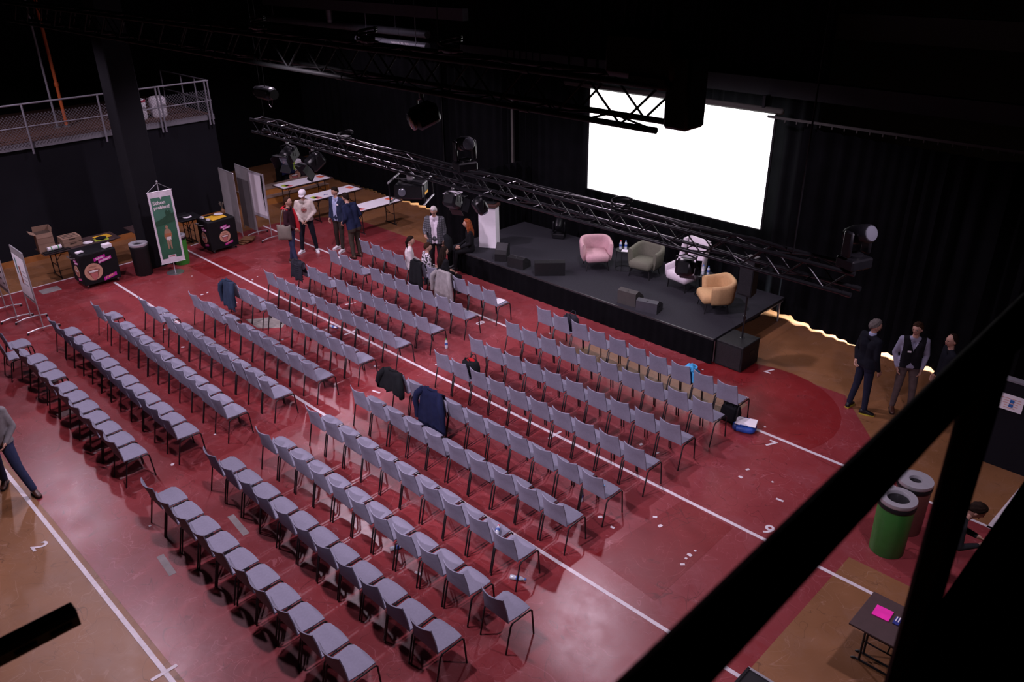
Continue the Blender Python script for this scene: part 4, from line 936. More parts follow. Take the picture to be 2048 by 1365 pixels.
# whiteboards on wheels
M_wbf = mat('whiteboard_face', (.50, .47, .53), .5, 0, .05, 2); M_pin = mat('pinboard_grey', (.26, .25, .26), .8, 0, .08, 3)
def wboard(label, x, y, rz, w=1.1, z0=.75, z1=1.9, m=M_wbf, sheets=(), name='mobile_whiteboard', feet=True):
    t = thing(name, label, 'whiteboard', (x, y, .003), rz)
    MB().box((0, 0, (z0+z1)/2), (w, .022, z1-z0), None, .006).build('panel', m, t, 30)
    for z in (z0, z1): MB().box((0, 0, z), (w+.03, .03, .025), None, .006).build('frame_bar', M_alu, t, 30)
    for s in (-1, 1):
        rod('upright', (s*(w/2+.015), 0, .06 if feet else 0), (s*(w/2+.015), 0, z1), .014, M_alu, t)
        if feet:
            MB().tube([(s*(w/2+.015), -.34, .055), (s*(w/2+.015), -.12, .085), (s*(w/2+.015), .12, .085), (s*(w/2+.015), .34, .055)], .016, 8).build('foot', M_alu, t)
            for q in (-1, 1): MB().cyl((s*(w/2+.015)-.012, q*.33, .025), (s*(w/2+.015)+.012, q*.33, .025), .025, None, 10).build('wheel', M_black, t)
    for (sx, sz, sw, sh, mm, side) in sheets: MB().box((sx, side*.014, sz), (sw, .003, sh)).build('sheet', mm, t, 0)
    return t
# orientation: panel normal along local Y
M_teal = mat('teal_marker', (.12, .25, .25), .7); M_redm = mat('red_brown_marker', (.3, .11, .08), .7); M_ink = mat('ink_dark', (.05, .04, .05), .7)
w = wboard('white mobile whiteboard with black cable hanging on it beside people', -21.20, 11.15, radians(3), .72, .62, 1.92, M_wbf, [(0, 1.28, .66, 1.15, M_paper, -1)])
for k in range(3): MB().tube([(.28+k*.02, -.03, 1.9), (.29+k*.02, -.05, 1.4-.1*k), (.33, -.045, 1.05-.1*k), (.36-.01*k, -.05, 1.45), (.35, -.03, 1.9)], .007, 5).build('hanging_cable', M_black, w)
t = wboard('tall grey pinboard with rounded corners standing behind the whiteboard', -22.03, 11.18, radians(-3), .84, .1, 1.95, M_pin, name='pinboard', feet=False)
t = wboard('tall grey pinboard standing against the left wall', -22.20, 10.76, radians(-2), .88, .1, 1.88, M_pin, name='pinboard', feet=False)
q = wboard('white pinboard with drawn posters near the ninth row', -19.53, 4.38, 0, .78, .66, 1.84, M_pin, [(-.02, 1.20, .74, .95, M_paper, -1)])
for k, (sx, sz, sw, sh, mm) in enumerate([(-.24, 1.42, .08, .36, M_teal), (-.08, 1.22, .09, .42, M_redm), (.18, 1.35, .22, .03, M_ink), (.18, 1.25, .25, .03, M_ink), (.18, 1.15, .2, .03, M_ink), (.18, 1.05, .24, .03, M_ink)]): MB().box((sx, -.018, sz), (sw, .002, sh)).build('drawn_mark', mm if k < 2 else mat('pale_ink', (.4, .4, .45), .8), q, 0)
q = wboard('white pinboard with handwritten notes at the left edge behind another', -20.62, 4.16, 0, .78, .66, 1.88, M_pin, [(.0, 1.25, .74, 1.0, M_paper, -1)])
for k in range(9): MB().box((.1+.12*(k % 3)-.1, -.018, 1.6-.09*k), (.12, .002, .04)).build('drawn_mark', M_ink, q, 0)
small('small_stool', 'small wooden stool behind the promotion cart', 'stool', (-22.3, 10.2, .003), (.28, .28, .42), M_wood, .2, .02)
t = thing('wooden_board_stack', 'stack of loose wooden boards on the floor beside whiteboard feet', 'boards', (-21.28, 10.52, .003), radians(20))
for k in range(3): MB().box((.04*k, .05*k, .02+.035*k), (.34, .5-.08*k, .03), RZ(.2*k).to_3x3(), .004).build('board', M_wood, t, 30)
# dried flowers in a vase on the cart
t = thing('flower_vase', 'small vase of dried flowers at the cart end', 'vase', (-21.42, 10.1, .905))
MB().lathe([(.04, 0), (.06, .05), (.05, .12), (.03, .15), (.035, .17)], 14).build('vase', M_wood, t)
for k in range(9): a = k*.7; MB().tube([(0, 0, .15), (.03*cos(a), .03*sin(a), .24), (.07*cos(a), .07*sin(a), .32+.02*(k % 3))], [.004, .004, .012], 5).build('stem', mat('dried_flower', (.12, .10, .08), .8), t)
# wooden steps
t = thing('wooden_steps', 'low two-step wooden platform against the far left curtain', 'steps', (-24.0, 13.8, .003))
M_or = mat('orange_plywood', (.42, .17, .04), .55, 0, .15, 3); M_tread = mat('worn_tread', (.22, .15, .12), .7, 0, .1, 3)
MB().box((-.16, 0, .11), (.32, 3.0, .22)).build('lower_riser', M_or, t, 0); MB().box((-.155, 0, .2275), (.34, 3.02, .015)).build('lower_tread', M_tread, t, 0)
MB().box((-.60, 0, .21), (.56, 3.0, .42)).build('upper_riser', M_or, t, 0); MB().box((-.59, 0, .4275), (.56, 3.02, .015)).build('upper_tread', M_tread, t, 0)
# clothes hung over the far cart
def cloth_over(label, y, m, zl=.45, w=.3, x=-25.13):
    t = thing('garment', label, 'clothes', (x, y, 0))
    MB().pad(lambda u, v: ((-.12+.16*min(1, v*4)) + .02*sin(u*14)*v, (u-.5)*w*(1+.2*v), .975 if v < .25 else .975-(v-.25)/.75*(.975-zl)), 8, 10, .02, .6).xf(Matrix.Identity(4)).build('cloth', m, t, 70) if False else \
        MB().pad(lambda u, v: (((-.12+.17*min(1, v*4)) + .02*sin(u*14)*v, (u-.5)*w*(1+.2*v), .985 if v < .25 else .985-(v-.25)/.75*(.985-zl)), V((1, 0, .5)).normalized()), 8, 10, .02, .6).build('cloth', m, t, 70)
cloth_over('navy garment hung over the far promotion cart', 14.42, C_navy, .55, .42); cloth_over('lime vest hung over the far promotion cart', 14.70, mat('lime_vest', (.35, .50, .06), .8), .66, .12); cloth_over('white garment hung over the far promotion cart', 14.84, M_paper, .62, .24)
# ------------------------------------------------------------------ right side
table('dark brown folding table with a pink note at the right', -2.15, -1.35, 7.58, 8.27)
small('pink_note', 'bright pink square note block on the dark table', 'note', (-1.93, 7.98, .745), (.19, .19, .012), mat('hot_pink', (.85, .02, .42), .6), .05, .001)
t = thing('marker_pack', 'small blue and white marker pack beside the pink note', 'markers', (-1.76, 7.97, .745), .05)
MB().box((0, 0, .008), (.07, .13, .014), None, .003).build('pack', mat('marker_blue', (.02, .03, .2), .5), t, 30)
for k in (-1, 1): MB().box((k*.014, .02, .017), (.012, .085, .006)).build('white_stripe', M_white, t, 0)
t = thing('flight_case', 'black flight case with aluminium edge at the bottom', 'case', (-2.66+.5, 6.25-.52, .003))
MB().box((0, 0, .35), (1.0, 1.05, .68), None, .006).build('body', M_black, t, 30)
for s in (-1, 1): MB().box((0, s*.522, .693), (1.01, .03, .02)).build('edge_profile', M_alu, t, 0)
for s in (-1, 1): MB().box((s*.495, 0, .693), (.03, 1.05, .02)).build('edge_profile', M_blackmetal, t, 0)
t = thing('low_partition', 'low dark partition wall with a pale top edge', 'partition', (-.9, 13.36, .003))
MB().box((0, 0, .76), (3.0, .12, 1.52)).build('panel', M_walll, t, 0); MB().box((0, 0, 1.535), (3.02, .14, .03)).build('top_edge', M_edge, t, 0)
t = thing('notice_sheet', 'white notice with orange lines and a blue block on the partition', 'poster', (-1.93, 13.30, 0))
p0, p1 = atY(2003, 778, 13.3), atY(2040, 832, 13.3)
cz, cx = (p0.z+p1.z)/2-.01, (p0.x+p1.x)/2+1.93
MB().box((cx, -.008, cz), (.36, .004, .27)).build('paper', M_paper, t, 0)
for k in range(5): MB().box((cx+.02*(k % 2), -.0115, cz+.07-.04*k), (.28-.03*k, .002, .006)).build('orange_line', mat('orange_ink', (.55, .18, .10), .7), t, 0)
for k in (0, 1): MB().box((cx+.02-.005*k, -.0125, cz+.03-.075*k), (.06, .003, .055)).build('blue_block', mat('blue_ink', (.02, .13, .42), .7), t, 0)

# ------------------------------------------------------------------ people
STAND = dict(P=(0, 0, .95), C=(0, 0, 1.30), N=(0, .0, 1.48), H=(0, .025, 1.635),
             sL=(-.185, 0, 1.415), sR=(.185, 0, 1.415), eL=(-.235, -.03, 1.13), eR=(.235, -.03, 1.13), wL=(-.225, .07, .89), wR=(.225, .07, .89),
             kL=(-.105, .02, .50), kR=(.105, .02, .50), aL=(-.11, -.02, .085), aR=(.11, -.02, .085), fL=0.0, fR=0.0)
SIT = dict(P=(0, 0, .555), C=(0, .03, .90), N=(0, .05, 1.08), H=(0, .085, 1.235), sL=(-.18, .03, 1.02), sR=(.18, .03, 1.02),
           eL=(-.215, .05, .75), eR=(.215, .05, .75), wL=(-.13, .27, .64), wR=(.13, .27, .64),
           kL=(-.11, .44, .50), kR=(.11, .44, .50), aL=(-.11, .42, .085), aR=(.11, .42, .085), fL=0.0, fR=0.0)
def remesh(mb, voxel):
    me = mb.mesh('tmp', M_skin, 0); o = bpy.data.objects.new('tmp', me); COL.objects.link(o)
    md = o.modifiers.new('r', 'REMESH'); md.mode = 'VOXEL'; md.voxel_size = voxel
    sm = o.modifiers.new('s', 'SMOOTH'); sm.factor = .5; sm.iterations = 5
    dg = bpy.context.evaluated_depsgraph_get(); dg.update()
    out = bpy.data.meshes.new_from_object(o.evaluated_get(dg)); bpy.data.objects.remove(o); bpy.data.meshes.remove(me)
    vs = [v.co.copy() for v in out.vertices]; fs = [list(p.vertices) for p in out.polygons]; bpy.data.meshes.remove(out)
    return vs, fs
def cone_d(p, a, b, ra, rb):
    ab = b-a; t = max(0, min(1, (p-a).dot(ab)/max(1e-9, ab.length_squared))); return (p-a-ab*t).length - (ra+(rb-ra)*t)
def head_pts(s):
    # sculpted head: +Y is the face
    nu, nv = 28, 20; rings = []
    for k in range(1, nv):
        el = -pi/2+pi*k/nv; ring = []
        for i in range(nu):
            az = 2*pi*i/nu; d = V((cos(el)*sin(az), cos(el)*cos(az), sin(el)))
            r = V((.076*d.x, .097*d.y, .118*d.z))
            if d.z < 0: r.x *= 1-.30*(-d.z)**1.2; r.y *= 1-.10*(-d.z) if d.y > 0 else 1-.38*(-d.z)
            if d.y > 0:
                fx = abs(d.x)
                r.y += .024*math.exp(-(fx/.13)**2)*math.exp(-((d.z+.12)/.17)**2)          # nose
                r.y -= .010*math.exp(-((fx-.36)/.15)**2)*math.exp(-((d.z-.10)/.13)**2)     # eye sockets
                r.y += .006*math.exp(-((d.z-.27)/.10)**2)*(fx < .6)                         # brow
                r.y += .006*math.exp(-(fx/.25)**2)*math.exp(-((d.z+.50)/.09)**2)           # lips
                r.y += .010*math.exp(-(fx/.30)**2)*math.exp(-((d.z+.86)/.16)**2)           # chin
            ring.append(r*s)
        rings.append(ring)
    return rings
def person(label, loc, rz, h=1.78, pose=None, sit=False, skin=M_skin, top=None, bottom=None, inner=None, innerw=.0, shoe=None, hair=None, hairline=0, hstyle='short', look=(0, 0), build=1.0, tophem=None, sleeve=1.0, z0=.003, sole=None, glasses=False, neckw=.05, hidefeet=False, vest=None):
    J = dict(SIT if sit else STAND); J.update(pose or {}); s = h/1.75
    for k in J:
        if k[0] != 'f' or k in ('fL0',): J[k] = V(J[k])*s if not isinstance(J[k], (int, float)) else J[k]
    t = thing('person', label, 'person', (loc[0], loc[1], z0), rz)
    P, C, N, H = J['P'], J['C'], J['N'], J['H']; up = (N-P).normalized()
    X = (J['sR']-J['sL']).normalized(); Yf = up.cross(X).normalized(); b = build*s
    pr = []                                          # (a, b, ra, rb, tag)
    Wc = P+(C-P)*.45
    for sg in (-1, 1):
        pr += [(C+X*sg*.095*b-Yf*.005, Wc+X*sg*.07*b+Yf*.012*b, .112*b, .108*b, 'T'), (Wc+X*sg*.07*b+Yf*.012*b, P+X*sg*.075*b, .108*b, .112*b, 'T' if tophem is None else 'T')]
        S = J['sR' if sg > 0 else 'sL']; E = J['eR' if sg > 0 else 'eL']; Wr = J['wR' if sg > 0 else 'wL']
        pr += [(C+X*sg*.10*b+up*.03*s, S, .105*b, .068*b, 'T'), (N-up*.03*s, S, .055*b, .062*b, 'T'), (S, E, .062*b, .050*b, 'A'), (E, Wr, .050*b, .036*b, 'F')]
        hp = P+X*sg*.088*b-up*.02*s; K = J['kR' if sg > 0 else 'kL']; A = J['aR' if sg > 0 else 'aL']
        pr += [(hp, K, .092*b, .066*b, 'L'), (K, A+V((0, 0, .02)), .064*b, .050*b, 'L')]
    pr += [(P+X*.05*b, P-X*.05*b, .112*b, .112*b, 'L')]
    if tophem: pr += [(P+X*sg*.085*b+up*.10*s, P+X*sg*.092*b-up*tophem*s, .106*b, .116*b, 'T') for sg in (-1, 1)]
    pr += [(N-up*.05*s, H-up*.02*s, neckw*s, .05*s, 'N')]
    mb = MB()
    for a, c, ra, rb, tg in pr: mb.cap(a, c, ra, rb, 12)
    vs, fs = remesh(mb, .0145)
    m_top = top; mats = [skin, m_top, bottom or m_top, inner or m_top, M_eye, M_lip, vest or m_top]
    mi = []; waist = P + up*(.04*s if tophem is None else -tophem*s-.05*s)
    for f in fs:
        c = sum((vs[i] for i in f), V())/len(f)
        tg = min(pr, key=lambda q: cone_d(c, *q[:4]))[4]
        k = 1
        if tg == 'L': k = 2
        elif tg == 'N': k = 0 if (c-N).dot(up) > -.005*s else 1
        elif tg == 'F' and sleeve < 1: k = 0
        if tg in 'TLA' and not sit:
            hh = (c-P).dot(up)
            if tg != 'A': k = 1 if hh > ((.045*s) if tophem is None else -tophem*s) else 2
        if k == 1 and inner and tg in 'TN':
            q = c-C; yy = q.dot(Yf); xx = abs(q.dot(X)); zz = q.dot(up)
            if yy > .02*s and xx < (innerw*(.55+1.6*max(0, zz+.1)) + .01)*s: k = 3
        if k == 1 and vest and tg == 'T':
            q = c-C; yy = q.dot(Yf); xx = abs(q.dot(X)); zz = q.dot(up)
            if xx < .172*s and not (yy > 0 and zz > -.06*s and xx < .38*(zz+.06*s)): k = 6
        mi.append(k)
    body = MB(); body.v = vs; body.f = fs; body.mi = mi
    # head
    hm = Matrix.Translation(H+V((0, 0, .005))) @ RZ(radians(look[0])) @ RX(radians(-look[1]))
    hd = MB().loft(head_pts(s)); hd.xf(hm)
    o = len(body.v); body.v += hd.v; body.f += [[i+o for i in f] for f in hd.f]; body.mi += [0]*len(hd.f)
    for sx in (-1, 1):
        body2 = MB().ell((sx*.030*s, .083*s, .012*s), (.011*s, .008*s, .007*s), 8, 5).xf(hm); o = len(body.v); body.v += body2.v; body.f += [[i+o for i in f] for f in body2.f]; body.mi += [4]*len(body2.f)
        body2 = MB().ell((sx*.077*s, -.005*s, -.005*s), (.010*s, .020*s, .032*s), 8, 6).xf(hm); o = len(body.v); body.v += body2.v; body.f += [[i+o for i in f] for f in body2.f]; body.mi += [0]*len(body2.f)
    body2 = MB().ell((0, .092*s, -.058*s), (.024*s, .007*s, .007*s), 8, 5).xf(hm); o = len(body.v); body.v += body2.v; body.f += [[i+o for i in f] for f in body2.f]; body.mi += [5]*len(body2.f)
    # hands: palm, four fingers and thumb
    for sg in (-1, 1):
        E = J['eR' if sg > 0 else 'eL']; Wr = J['wR' if sg > 0 else 'wL']; d = (Wr-E).normalized()
        side = X*sg; side = (side-d*side.dot(d)).normalized(); nrm = d.cross(side)
        fw = Yf-d*Yf.dot(d); fw = fw.normalized() if fw.length > .1 else nrm   # knuckle row direction
        pl = d.cross(fw).normalized(); inward = -side if True else pl
        curl = inward
        hb = MB(); p0 = Wr+d*.02*s
        hb.cap(p0-d*.03*s, p0+d*.01*s, .027*s, .029*s, 10)
        for q in range(4):
            off = fw*(q-1.5)*.0205*s; base = p0+d*.035*s+off
            hb.cap(p0+off*.5, base+d*.03*s, .014*s, .0115*s, 8)
            l = (.034, .040, .037, .028)[q]*s
            m1 = base+d*(.035*s+l*.8)+curl*.008*s; m2 = m1+d*l*.75+curl*.022*s
            hb.cap(base+d*.03*s, m1, .0098*s, .0088*s, 6); hb.cap(m1, m2, .0088*s, .0075*s, 6)
        tb = p0+fw*.026*s; t1 = tb+fw*.022*s+d*.030*s+curl*.006*s; t2 = t1+d*.030*s+fw*.004*s+curl*.010*s
        hb.cap(tb, t1, .0125*s, .0105*s, 6); hb.cap(t1, t2, .0105*s, .0085*s, 6)
        o = len(body.v); body.v += hb.v; body.f += [[i+o for i in f] for f in hb.f]; body.mi += [0]*len(hb.f)
    body.build('body', mats, t, 0).data.shade_smooth()
    # shoes
    if not hidefeet:
        for sg in (-1, 1):
            A = J['aR' if sg > 0 else 'aL']; an = radians(J['fR' if sg > 0 else 'fL']); M = Matrix.Translation((A.x, A.y, max(0, A.z-.085*s))) @ RZ(an) @ Matrix.Scale(s, 4)
            def ring(y, w, z0_, z1_): return [V((w*cos(a)*(abs(cos(a))**-.25 if abs(cos(a)) > .01 else 1), y, z0_+(z1_-z0_)*(.5+.5*sin(a)))) for a in [2*pi*i/12 for i in range(12)]]
            MB().loft([ring(-.075, .018, .02, .05), ring(-.065, .034, .012, .09), ring(-.02, .040, .012, .115), ring(.03, .040, .012, .105), ring(.08, .045, .012, .075), ring(.13, .044, .012, .058), ring(.165, .034, .012, .045), ring(.178, .015, .015, .03)]).xf(M).build('shoe', shoe or M_black, t, 70)
            MB().prism([(-.036, -.07), (.036, -.07), (.042, .0), (.048, .09), (.044, .14), (.025, .182), (-.025, .182), (-.044, .14), (-.048, .09), (-.042, 0)], 0, .016).xf(M).build('sole', sole or M_black, t, 30)
    # hair
    if hair:
        nu, nv = 30, 18; r = random.Random(3); outer = {}; hb = MB()
        def hl(az):
            a = abs((az+pi) % (2*pi)-pi)
            if a < .9: e = .66+hairline
            elif a < 1.5: e = .66+hairline+(a-.9)/.6*(-.56-hairline)
            else: e = .10-(a-1.5)/1.64*(.75 if hstyle != 'long' else .85)
            return e
        idx = []; V0 = []
        rings = []
        for j in range(nv+1):
            ring = []
            for i in range(nu):
                az = 2*pi*i/nu; e0 = hl(az); el = e0+(pi/2-.02-e0)*j/nv
                d = V((cos(el)*sin(az), cos(el)*cos(az), sin(el))); th = (.004 if j == 0 else .010+.008*sin(pi*j/nv))*(1+.25*sin(az*7+j))
                if hstyle == 'bald': th *= .4
                ring.append((V((.076*d.x, .097*d.y*(1-.10*max(0, -d.z)), .118*d.z))+d*th)*s)
            rings.append(ring)
        hb.loft(rings).xf(hm).build('hair', hair, t, 80)
        if hstyle == 'tail': MB().tube([(0, -.09*s, .0), (0, -.13*s, -.05*s), (0, -.12*s, -.16*s), (0, -.11*s, -.22*s)], [.03*s, .035*s, .028*s, .012*s], 8).xf(hm).build('ponytail', hair, t, 80)
        if hstyle == 'long':
            r = random.Random(11)
            for q in range(26):
                a = pi*.53+q/25*pi*.94; x0, y0 = .082*sin(a), .095*cos(a)
                pts = [V((x0*.8, y0*.8, .05)), V((x0*1.12, y0*1.12, -.02)), V((x0*1.3+.015*sin(q*2), y0*1.3, -.11)), V((x0*1.45+.02*sin(q*3), y0*1.4-.02, -.20)), V((x0*1.45+.02*sin(q*5), y0*1.35-.03, -.29-.05*r.random())), V((x0*1.2, y0*1.2-.03, -.36-.06*r.random()))]
                MB().tube([p*s for p in pts], [.02*s, .024*s, .026*s, .027*s, .022*s, .008*s], 7).xf(hm).build('hair_lock', hair, t, 80)
    if glasses:
        for sx in (-1, 1): MB().tube([((sx*.031+.019*cos(a))*s, .100*s, (.010+.016*sin(a))*s) for a in [2*pi*i/12 for i in range(13)]], .0018*s, 4).xf(hm).build('glasses_rim', M_black, t)
        for sx in (-1, 1): MB().tube([(sx*.05*s, .098*s, .012*s), (sx*.078*s, .0, .015*s)], .0018*s, 4).xf(hm).build('glasses_arm', M_black, t)
    return t, J, hm, s
def cl(n, c): return mat(n, c, .9, 0, .12, 14, .25, spec=.15)
def badge(t, J, x, z, off=.125):
    C = J['C']; X = (J['sR']-J['sL']).normalized(); up = (J['N']-J['P']).normalized(); Y = up.cross(X)
    c = C+X*x+up*z+Y*off; R = Matrix((X, Y, up)).transposed()
    MB().box(c, (.075, .006, .04), R).build('name_badge', M_white, t, 0)
H_dark = mat('hair_dark_brown', (.012, .007, .005), .8, 0, .3, 30, spec=.08); H_brown = mat('hair_brown', (.030, .014, .008), .8, 0, .3, 30, spec=.08); H_grey = mat('hair_grey', (.12, .105, .10), .8, 0, .3, 30, spec=.1)
H_white = mat('hair_white', (.50, .46, .45), .6, 0, .2, 30); H_red = mat('hair_copper', (.20, .046, .013), .7, 0, .4, 22, spec=.15)
W_shoe = mat('white_shoe', (.6, .58, .62), .6); B_shoe = mat('brown_leather_shoe', (.06, .022, .014), .4); M_jeans = cl('blue_jeans', (.03, .038, .085)); M_dtr = cl('dark_trousers', (.010, .011, .018)); M_olive = cl('olive_trousers', (.045, .036, .028)); M_brtr = cl('brown_trousers', (.035, .026, .022))

# four men talking beside the whiteboard
cl_mar = cl('maroon_sweater', (.030, .010, .016))
t, J, hm, s = person('person in maroon sweater and blue jeans carrying a canvas bag', (-18.68, 10.58), radians(-48), 1.82, dict(eR=(.25, -.02, 1.14), wR=(.16, .16, .98), wL=(-.24, .0, .87), aL=(-.09, -.10, .085), kL=(-.10, -.03, .5), aR=(.10, .08, .085)), top=cl_mar, bottom=M_jeans, hair=H_brown, hairline=.22, shoe=B_shoe, sole=W_shoe, look=(-10, 0), tophem=.02)
m_redj = cl('red_jacket', (.42, .02, .03)); C = J['C']
for (pts, r, nm) in [([(-.13, -.09, 1.50), (-.05, -.14, 1.47), (.06, -.14, 1.47), (.14, -.08, 1.50), (.16, .04, 1.46)], [.02, .03, .03, .03, .02], 'red_collar'), ([(-.10, .10, 1.44), (-.11, .14, 1.25), (-.10, .17, 1.0), (-.12, .16, .82)], [.02, .045, .06, .05], 'red_jacket_front')]:
    MB().tube([V(p)*s for p in pts], [x*s for x in r], 8).build(nm, m_redj, t, 80)
tb = thing('canvas_bag', 'beige canvas shoulder bag carried by person in maroon sweater', 'bag', (-18.68, 10.58, .003), radians(-48))
m_can = mat('beige_canvas', (.15, .13, .11), .9, 0, .08, 12, .3)
def tote(u, v): return ((.25+.03*sin(pi*u)*sin(pi*v), (u-.5)*.36-.09, .74+v*.42), V((1, 0, 0)))
MB().pad(tote, 8, 8, .09, .25).build('bag_body', m_can, tb, 75)
for q in (-.10, .02): MB().tube([(.26, q-.06, 1.14), (.26, q*.8-.05, 1.32), (.22, q*.5-.03, 1.53), (.13, q*.3, 1.57)], .013, 6).build('strap', m_can, tb, 75)
m_cream = cl('cream_sweater', (.50, .44, .40))
t, J, hm, s = person('person in cream sweater and white cap with hands folded', (-19.15, 11.35), radians(-128), 1.76, dict(eL=(-.27, .02, 1.15), eR=(.27, .02, 1.15), wL=(-.05, .22, .97), wR=(.06, .23, .95), aL=(-.20, .0, .085), kL=(-.16, .03, .5), aR=(.19, .02, .085), kR=(.15, .03, .5), fL=20, fR=-35), top=m_cream, bottom=M_dtr, hair=H_brown, shoe=W_shoe, sole=W_shoe, look=(-10, 22), build=1.05, tophem=.02)
m_cap = mat('white_cap_cloth', (.62, .58, .62), .8)
MB().lathe([(.097, .03), (.100, .06), (.092, .10), (.06, .13), (.02, .142)], 18).xf(hm @ Matrix.Scale(s, 4) @ Matrix.Scale(1.12, 4, (0, 1, 0))).build('cap_crown', m_cap, t, 70)
MB().prism([(-.075, .09), (-.06, .15), (0, .185), (.06, .15), (.075, .09), (0, .07)], .035, .043).xf(hm @ Matrix.Scale(s, 4)).build('cap_brim', m_cap, t, 30)
m_lgr = mat('sweater_emblem_red', (.30, .08, .07), .8)
MB().lathe([(.075, 0), (.062, .003), (.062, 0)], 24, caps=False).xf(Matrix.Translation(J['C']+V((.0, .125, -.06))) @ RX(-pi/2)).build('chest_emblem_ring', m_lgr, t); MB().lathe([(.045, 0), (.001, .003)], 20).xf(Matrix.Translation(J['C']+V((.0, .125, -.06))) @ RX(-pi/2)).build('chest_emblem', m_lgr, t)
m_blz = cl('blue_blazer', (.020, .028, .060)); m_lsh = cl('light_blue_shirt', (.33, .37, .55))
t, J, hm, s = person('person in open blue blazer, pale shirt and white sneakers', (-18.62, 12.05), radians(-165), 1.80, dict(eR=(.26, -.04, 1.14), wR=(.24, .06, .90), aL=(-.13, .10, .085), aR=(.16, -.05, .085), kL=(-.12, .06, .5), fR=-15), top=m_blz, bottom=M_brtr, inner=m_lsh, innerw=.085, hair=H_dark, shoe=W_shoe, sole=W_shoe, look=(-15, 12), tophem=.10); badge(t, J, -.12, .02)
m_nav = cl('navy_suit_jacket', (.010, .014, .040))
t, J, hm, s = person('person in navy jacket and olive trousers leaning forward', (-17.82, 11.98), radians(98), 1.80, dict(P=(0, 0, .94), C=(0, .07, 1.28), N=(0, .13, 1.45), H=(0, .20, 1.60), sL=(-.18, .10, 1.39), sR=(.18, .10, 1.39), eL=(-.25, .0, 1.13), eR=(.25, -.02, 1.13), wL=(-.20, .16, .97), wR=(.18, .16, .96)), top=m_nav, bottom=M_olive, inner=m_lsh, innerw=.06, hair=H_dark, shoe=B_shoe, look=(10, 10), build=1.08, tophem=.12); badge(t, J, -.10, .0)
# group at the stage corner
def plaid():
    m = bpy.data.materials.new('grey_plaid'); m.use_nodes = True; nt = m.node_tree; b = nt.nodes['Principled BSDF']; tc = nt.nodes.new('ShaderNodeTexCoord'); fac = None
    for ax in (0, 2):
        w = nt.nodes.new('ShaderNodeTexWave'); w.bands_direction = 'XYZ'[ax]; w.inputs['Scale'].default_value = 5.5; nt.links.new(tc.outputs['Object'], w.inputs['Vector'])
        r = nt.nodes.new('ShaderNodeMapRange'); r.inputs[1].default_value = .75; r.inputs[2].default_value = .85; nt.links.new(w.outputs['Fac'], r.inputs[0])
        if fac is None: fac = r.outputs[0]
        else:
            a = nt.nodes.new('ShaderNodeMath'); a.operation = 'ADD'; nt.links.new(fac, a.inputs[0]); nt.links.new(r.outputs[0], a.inputs[1]); fac = a.outputs[0]
    cr = nt.nodes.new('ShaderNodeValToRGB'); cr.color_ramp.elements[0].color = (.10, .10, .115, 1); cr.color_ramp.elements[1].color = (.03, .03, .04, 1)
    nt.links.new(fac, cr.inputs[0]); nt.links.new(cr.outputs[0], b.inputs['Base Color']); b.inputs['Roughness'].default_value = .9; return m
m_wsh = cl('white_shirt', (.62, .56, .64))
t, J, hm, s = person('person standing in grey plaid jacket and white shirt', (-15.33, 12.74), radians(-142), 1.80, dict(eR=(.27, .0, 1.14), wR=(.20, .20, 1.06), N=(0, .01, 1.48), H=(0, .05, 1.625)), top=plaid(), bottom=M_black, inner=m_wsh, innerw=.10, hair=H_white, hairline=.1, shoe=M_black, look=(0, 30), build=1.1, tophem=.14, glasses=True)
tag(MB().tube([(0, 0, 0), (.05, .05, -.12), (.08, .04, -.3), (.06, .0, -.5)], [.06, .10, .12, .07], 10).build('folded_coat', C_blk, None, 80, (-15.33+.33, 12.74+.04, 1.10)), 'black coat hanging over the arm of person in plaid jacket', 'coat')
m_blk = cl('black_clothes', (.007, .007, .009))
t, J, hm, s = person('person in black sitting on the stage edge beside the lectern', (-14.72, 13.40), radians(148), 1.70, dict(wL=(-.10, .30, .62), wR=(.08, .30, .62), kL=(-.10, .42, .50), aL=(-.10, .46, .02), kR=(.10, .42, .50), aR=(.10, .44, .0)), sit=True, top=m_blk, bottom=m_blk, hair=H_red, hstyle='long', look=(-12, 0), build=.92, z0=.115)
m_whj = cl('white_jacket', (.55, .50, .52))
x, y = CH[('L', 0, 3)]
t, J, hm, s = person('person in white jacket seated in the front row', (x+.10, y+.18), radians(-35), 1.66, None, True, top=m_whj, bottom=M_dtr, hair=H_dark, hstyle='tail', look=(-25, 0), build=1.06, z0=-.04)
def floral():
    m = bpy.data.materials.new('black_white_floral'); m.use_nodes = True; nt = m.node_tree; b = nt.nodes['Principled BSDF']; tc = nt.nodes.new('ShaderNodeTexCoord')
    v = nt.nodes.new('ShaderNodeTexNoise'); v.inputs['Scale'].default_value = 22; v.inputs['Detail'].default_value = 1; nt.links.new(tc.outputs['Object'], v.inputs['Vector'])
    cr = nt.nodes.new('ShaderNodeValToRGB'); cr.color_ramp.interpolation = 'CONSTANT'; cr.color_ramp.elements[0].color = (.6, .55, .62, 1); cr.color_ramp.elements[1].position = .52; cr.color_ramp.elements[1].color = (.01, .01, .012, 1)
    nt.links.new(v.outputs['Fac'], cr.inputs[0]); nt.links.new(cr.outputs[0], b.inputs['Base Color']); b.inputs['Roughness'].default_value = .9; return m
x, y = CH[('L', 0, 4)]
t, J, hm, s = person('person in black and white patterned top seated in front row', (x-.10, y+.24), radians(-25), 1.62, None, True, top=floral(), bottom=M_dtr, hair=H_brown, look=(-20, 0), build=1.0, z0=-.05)
x, y = CH[('L', 0, 6)]
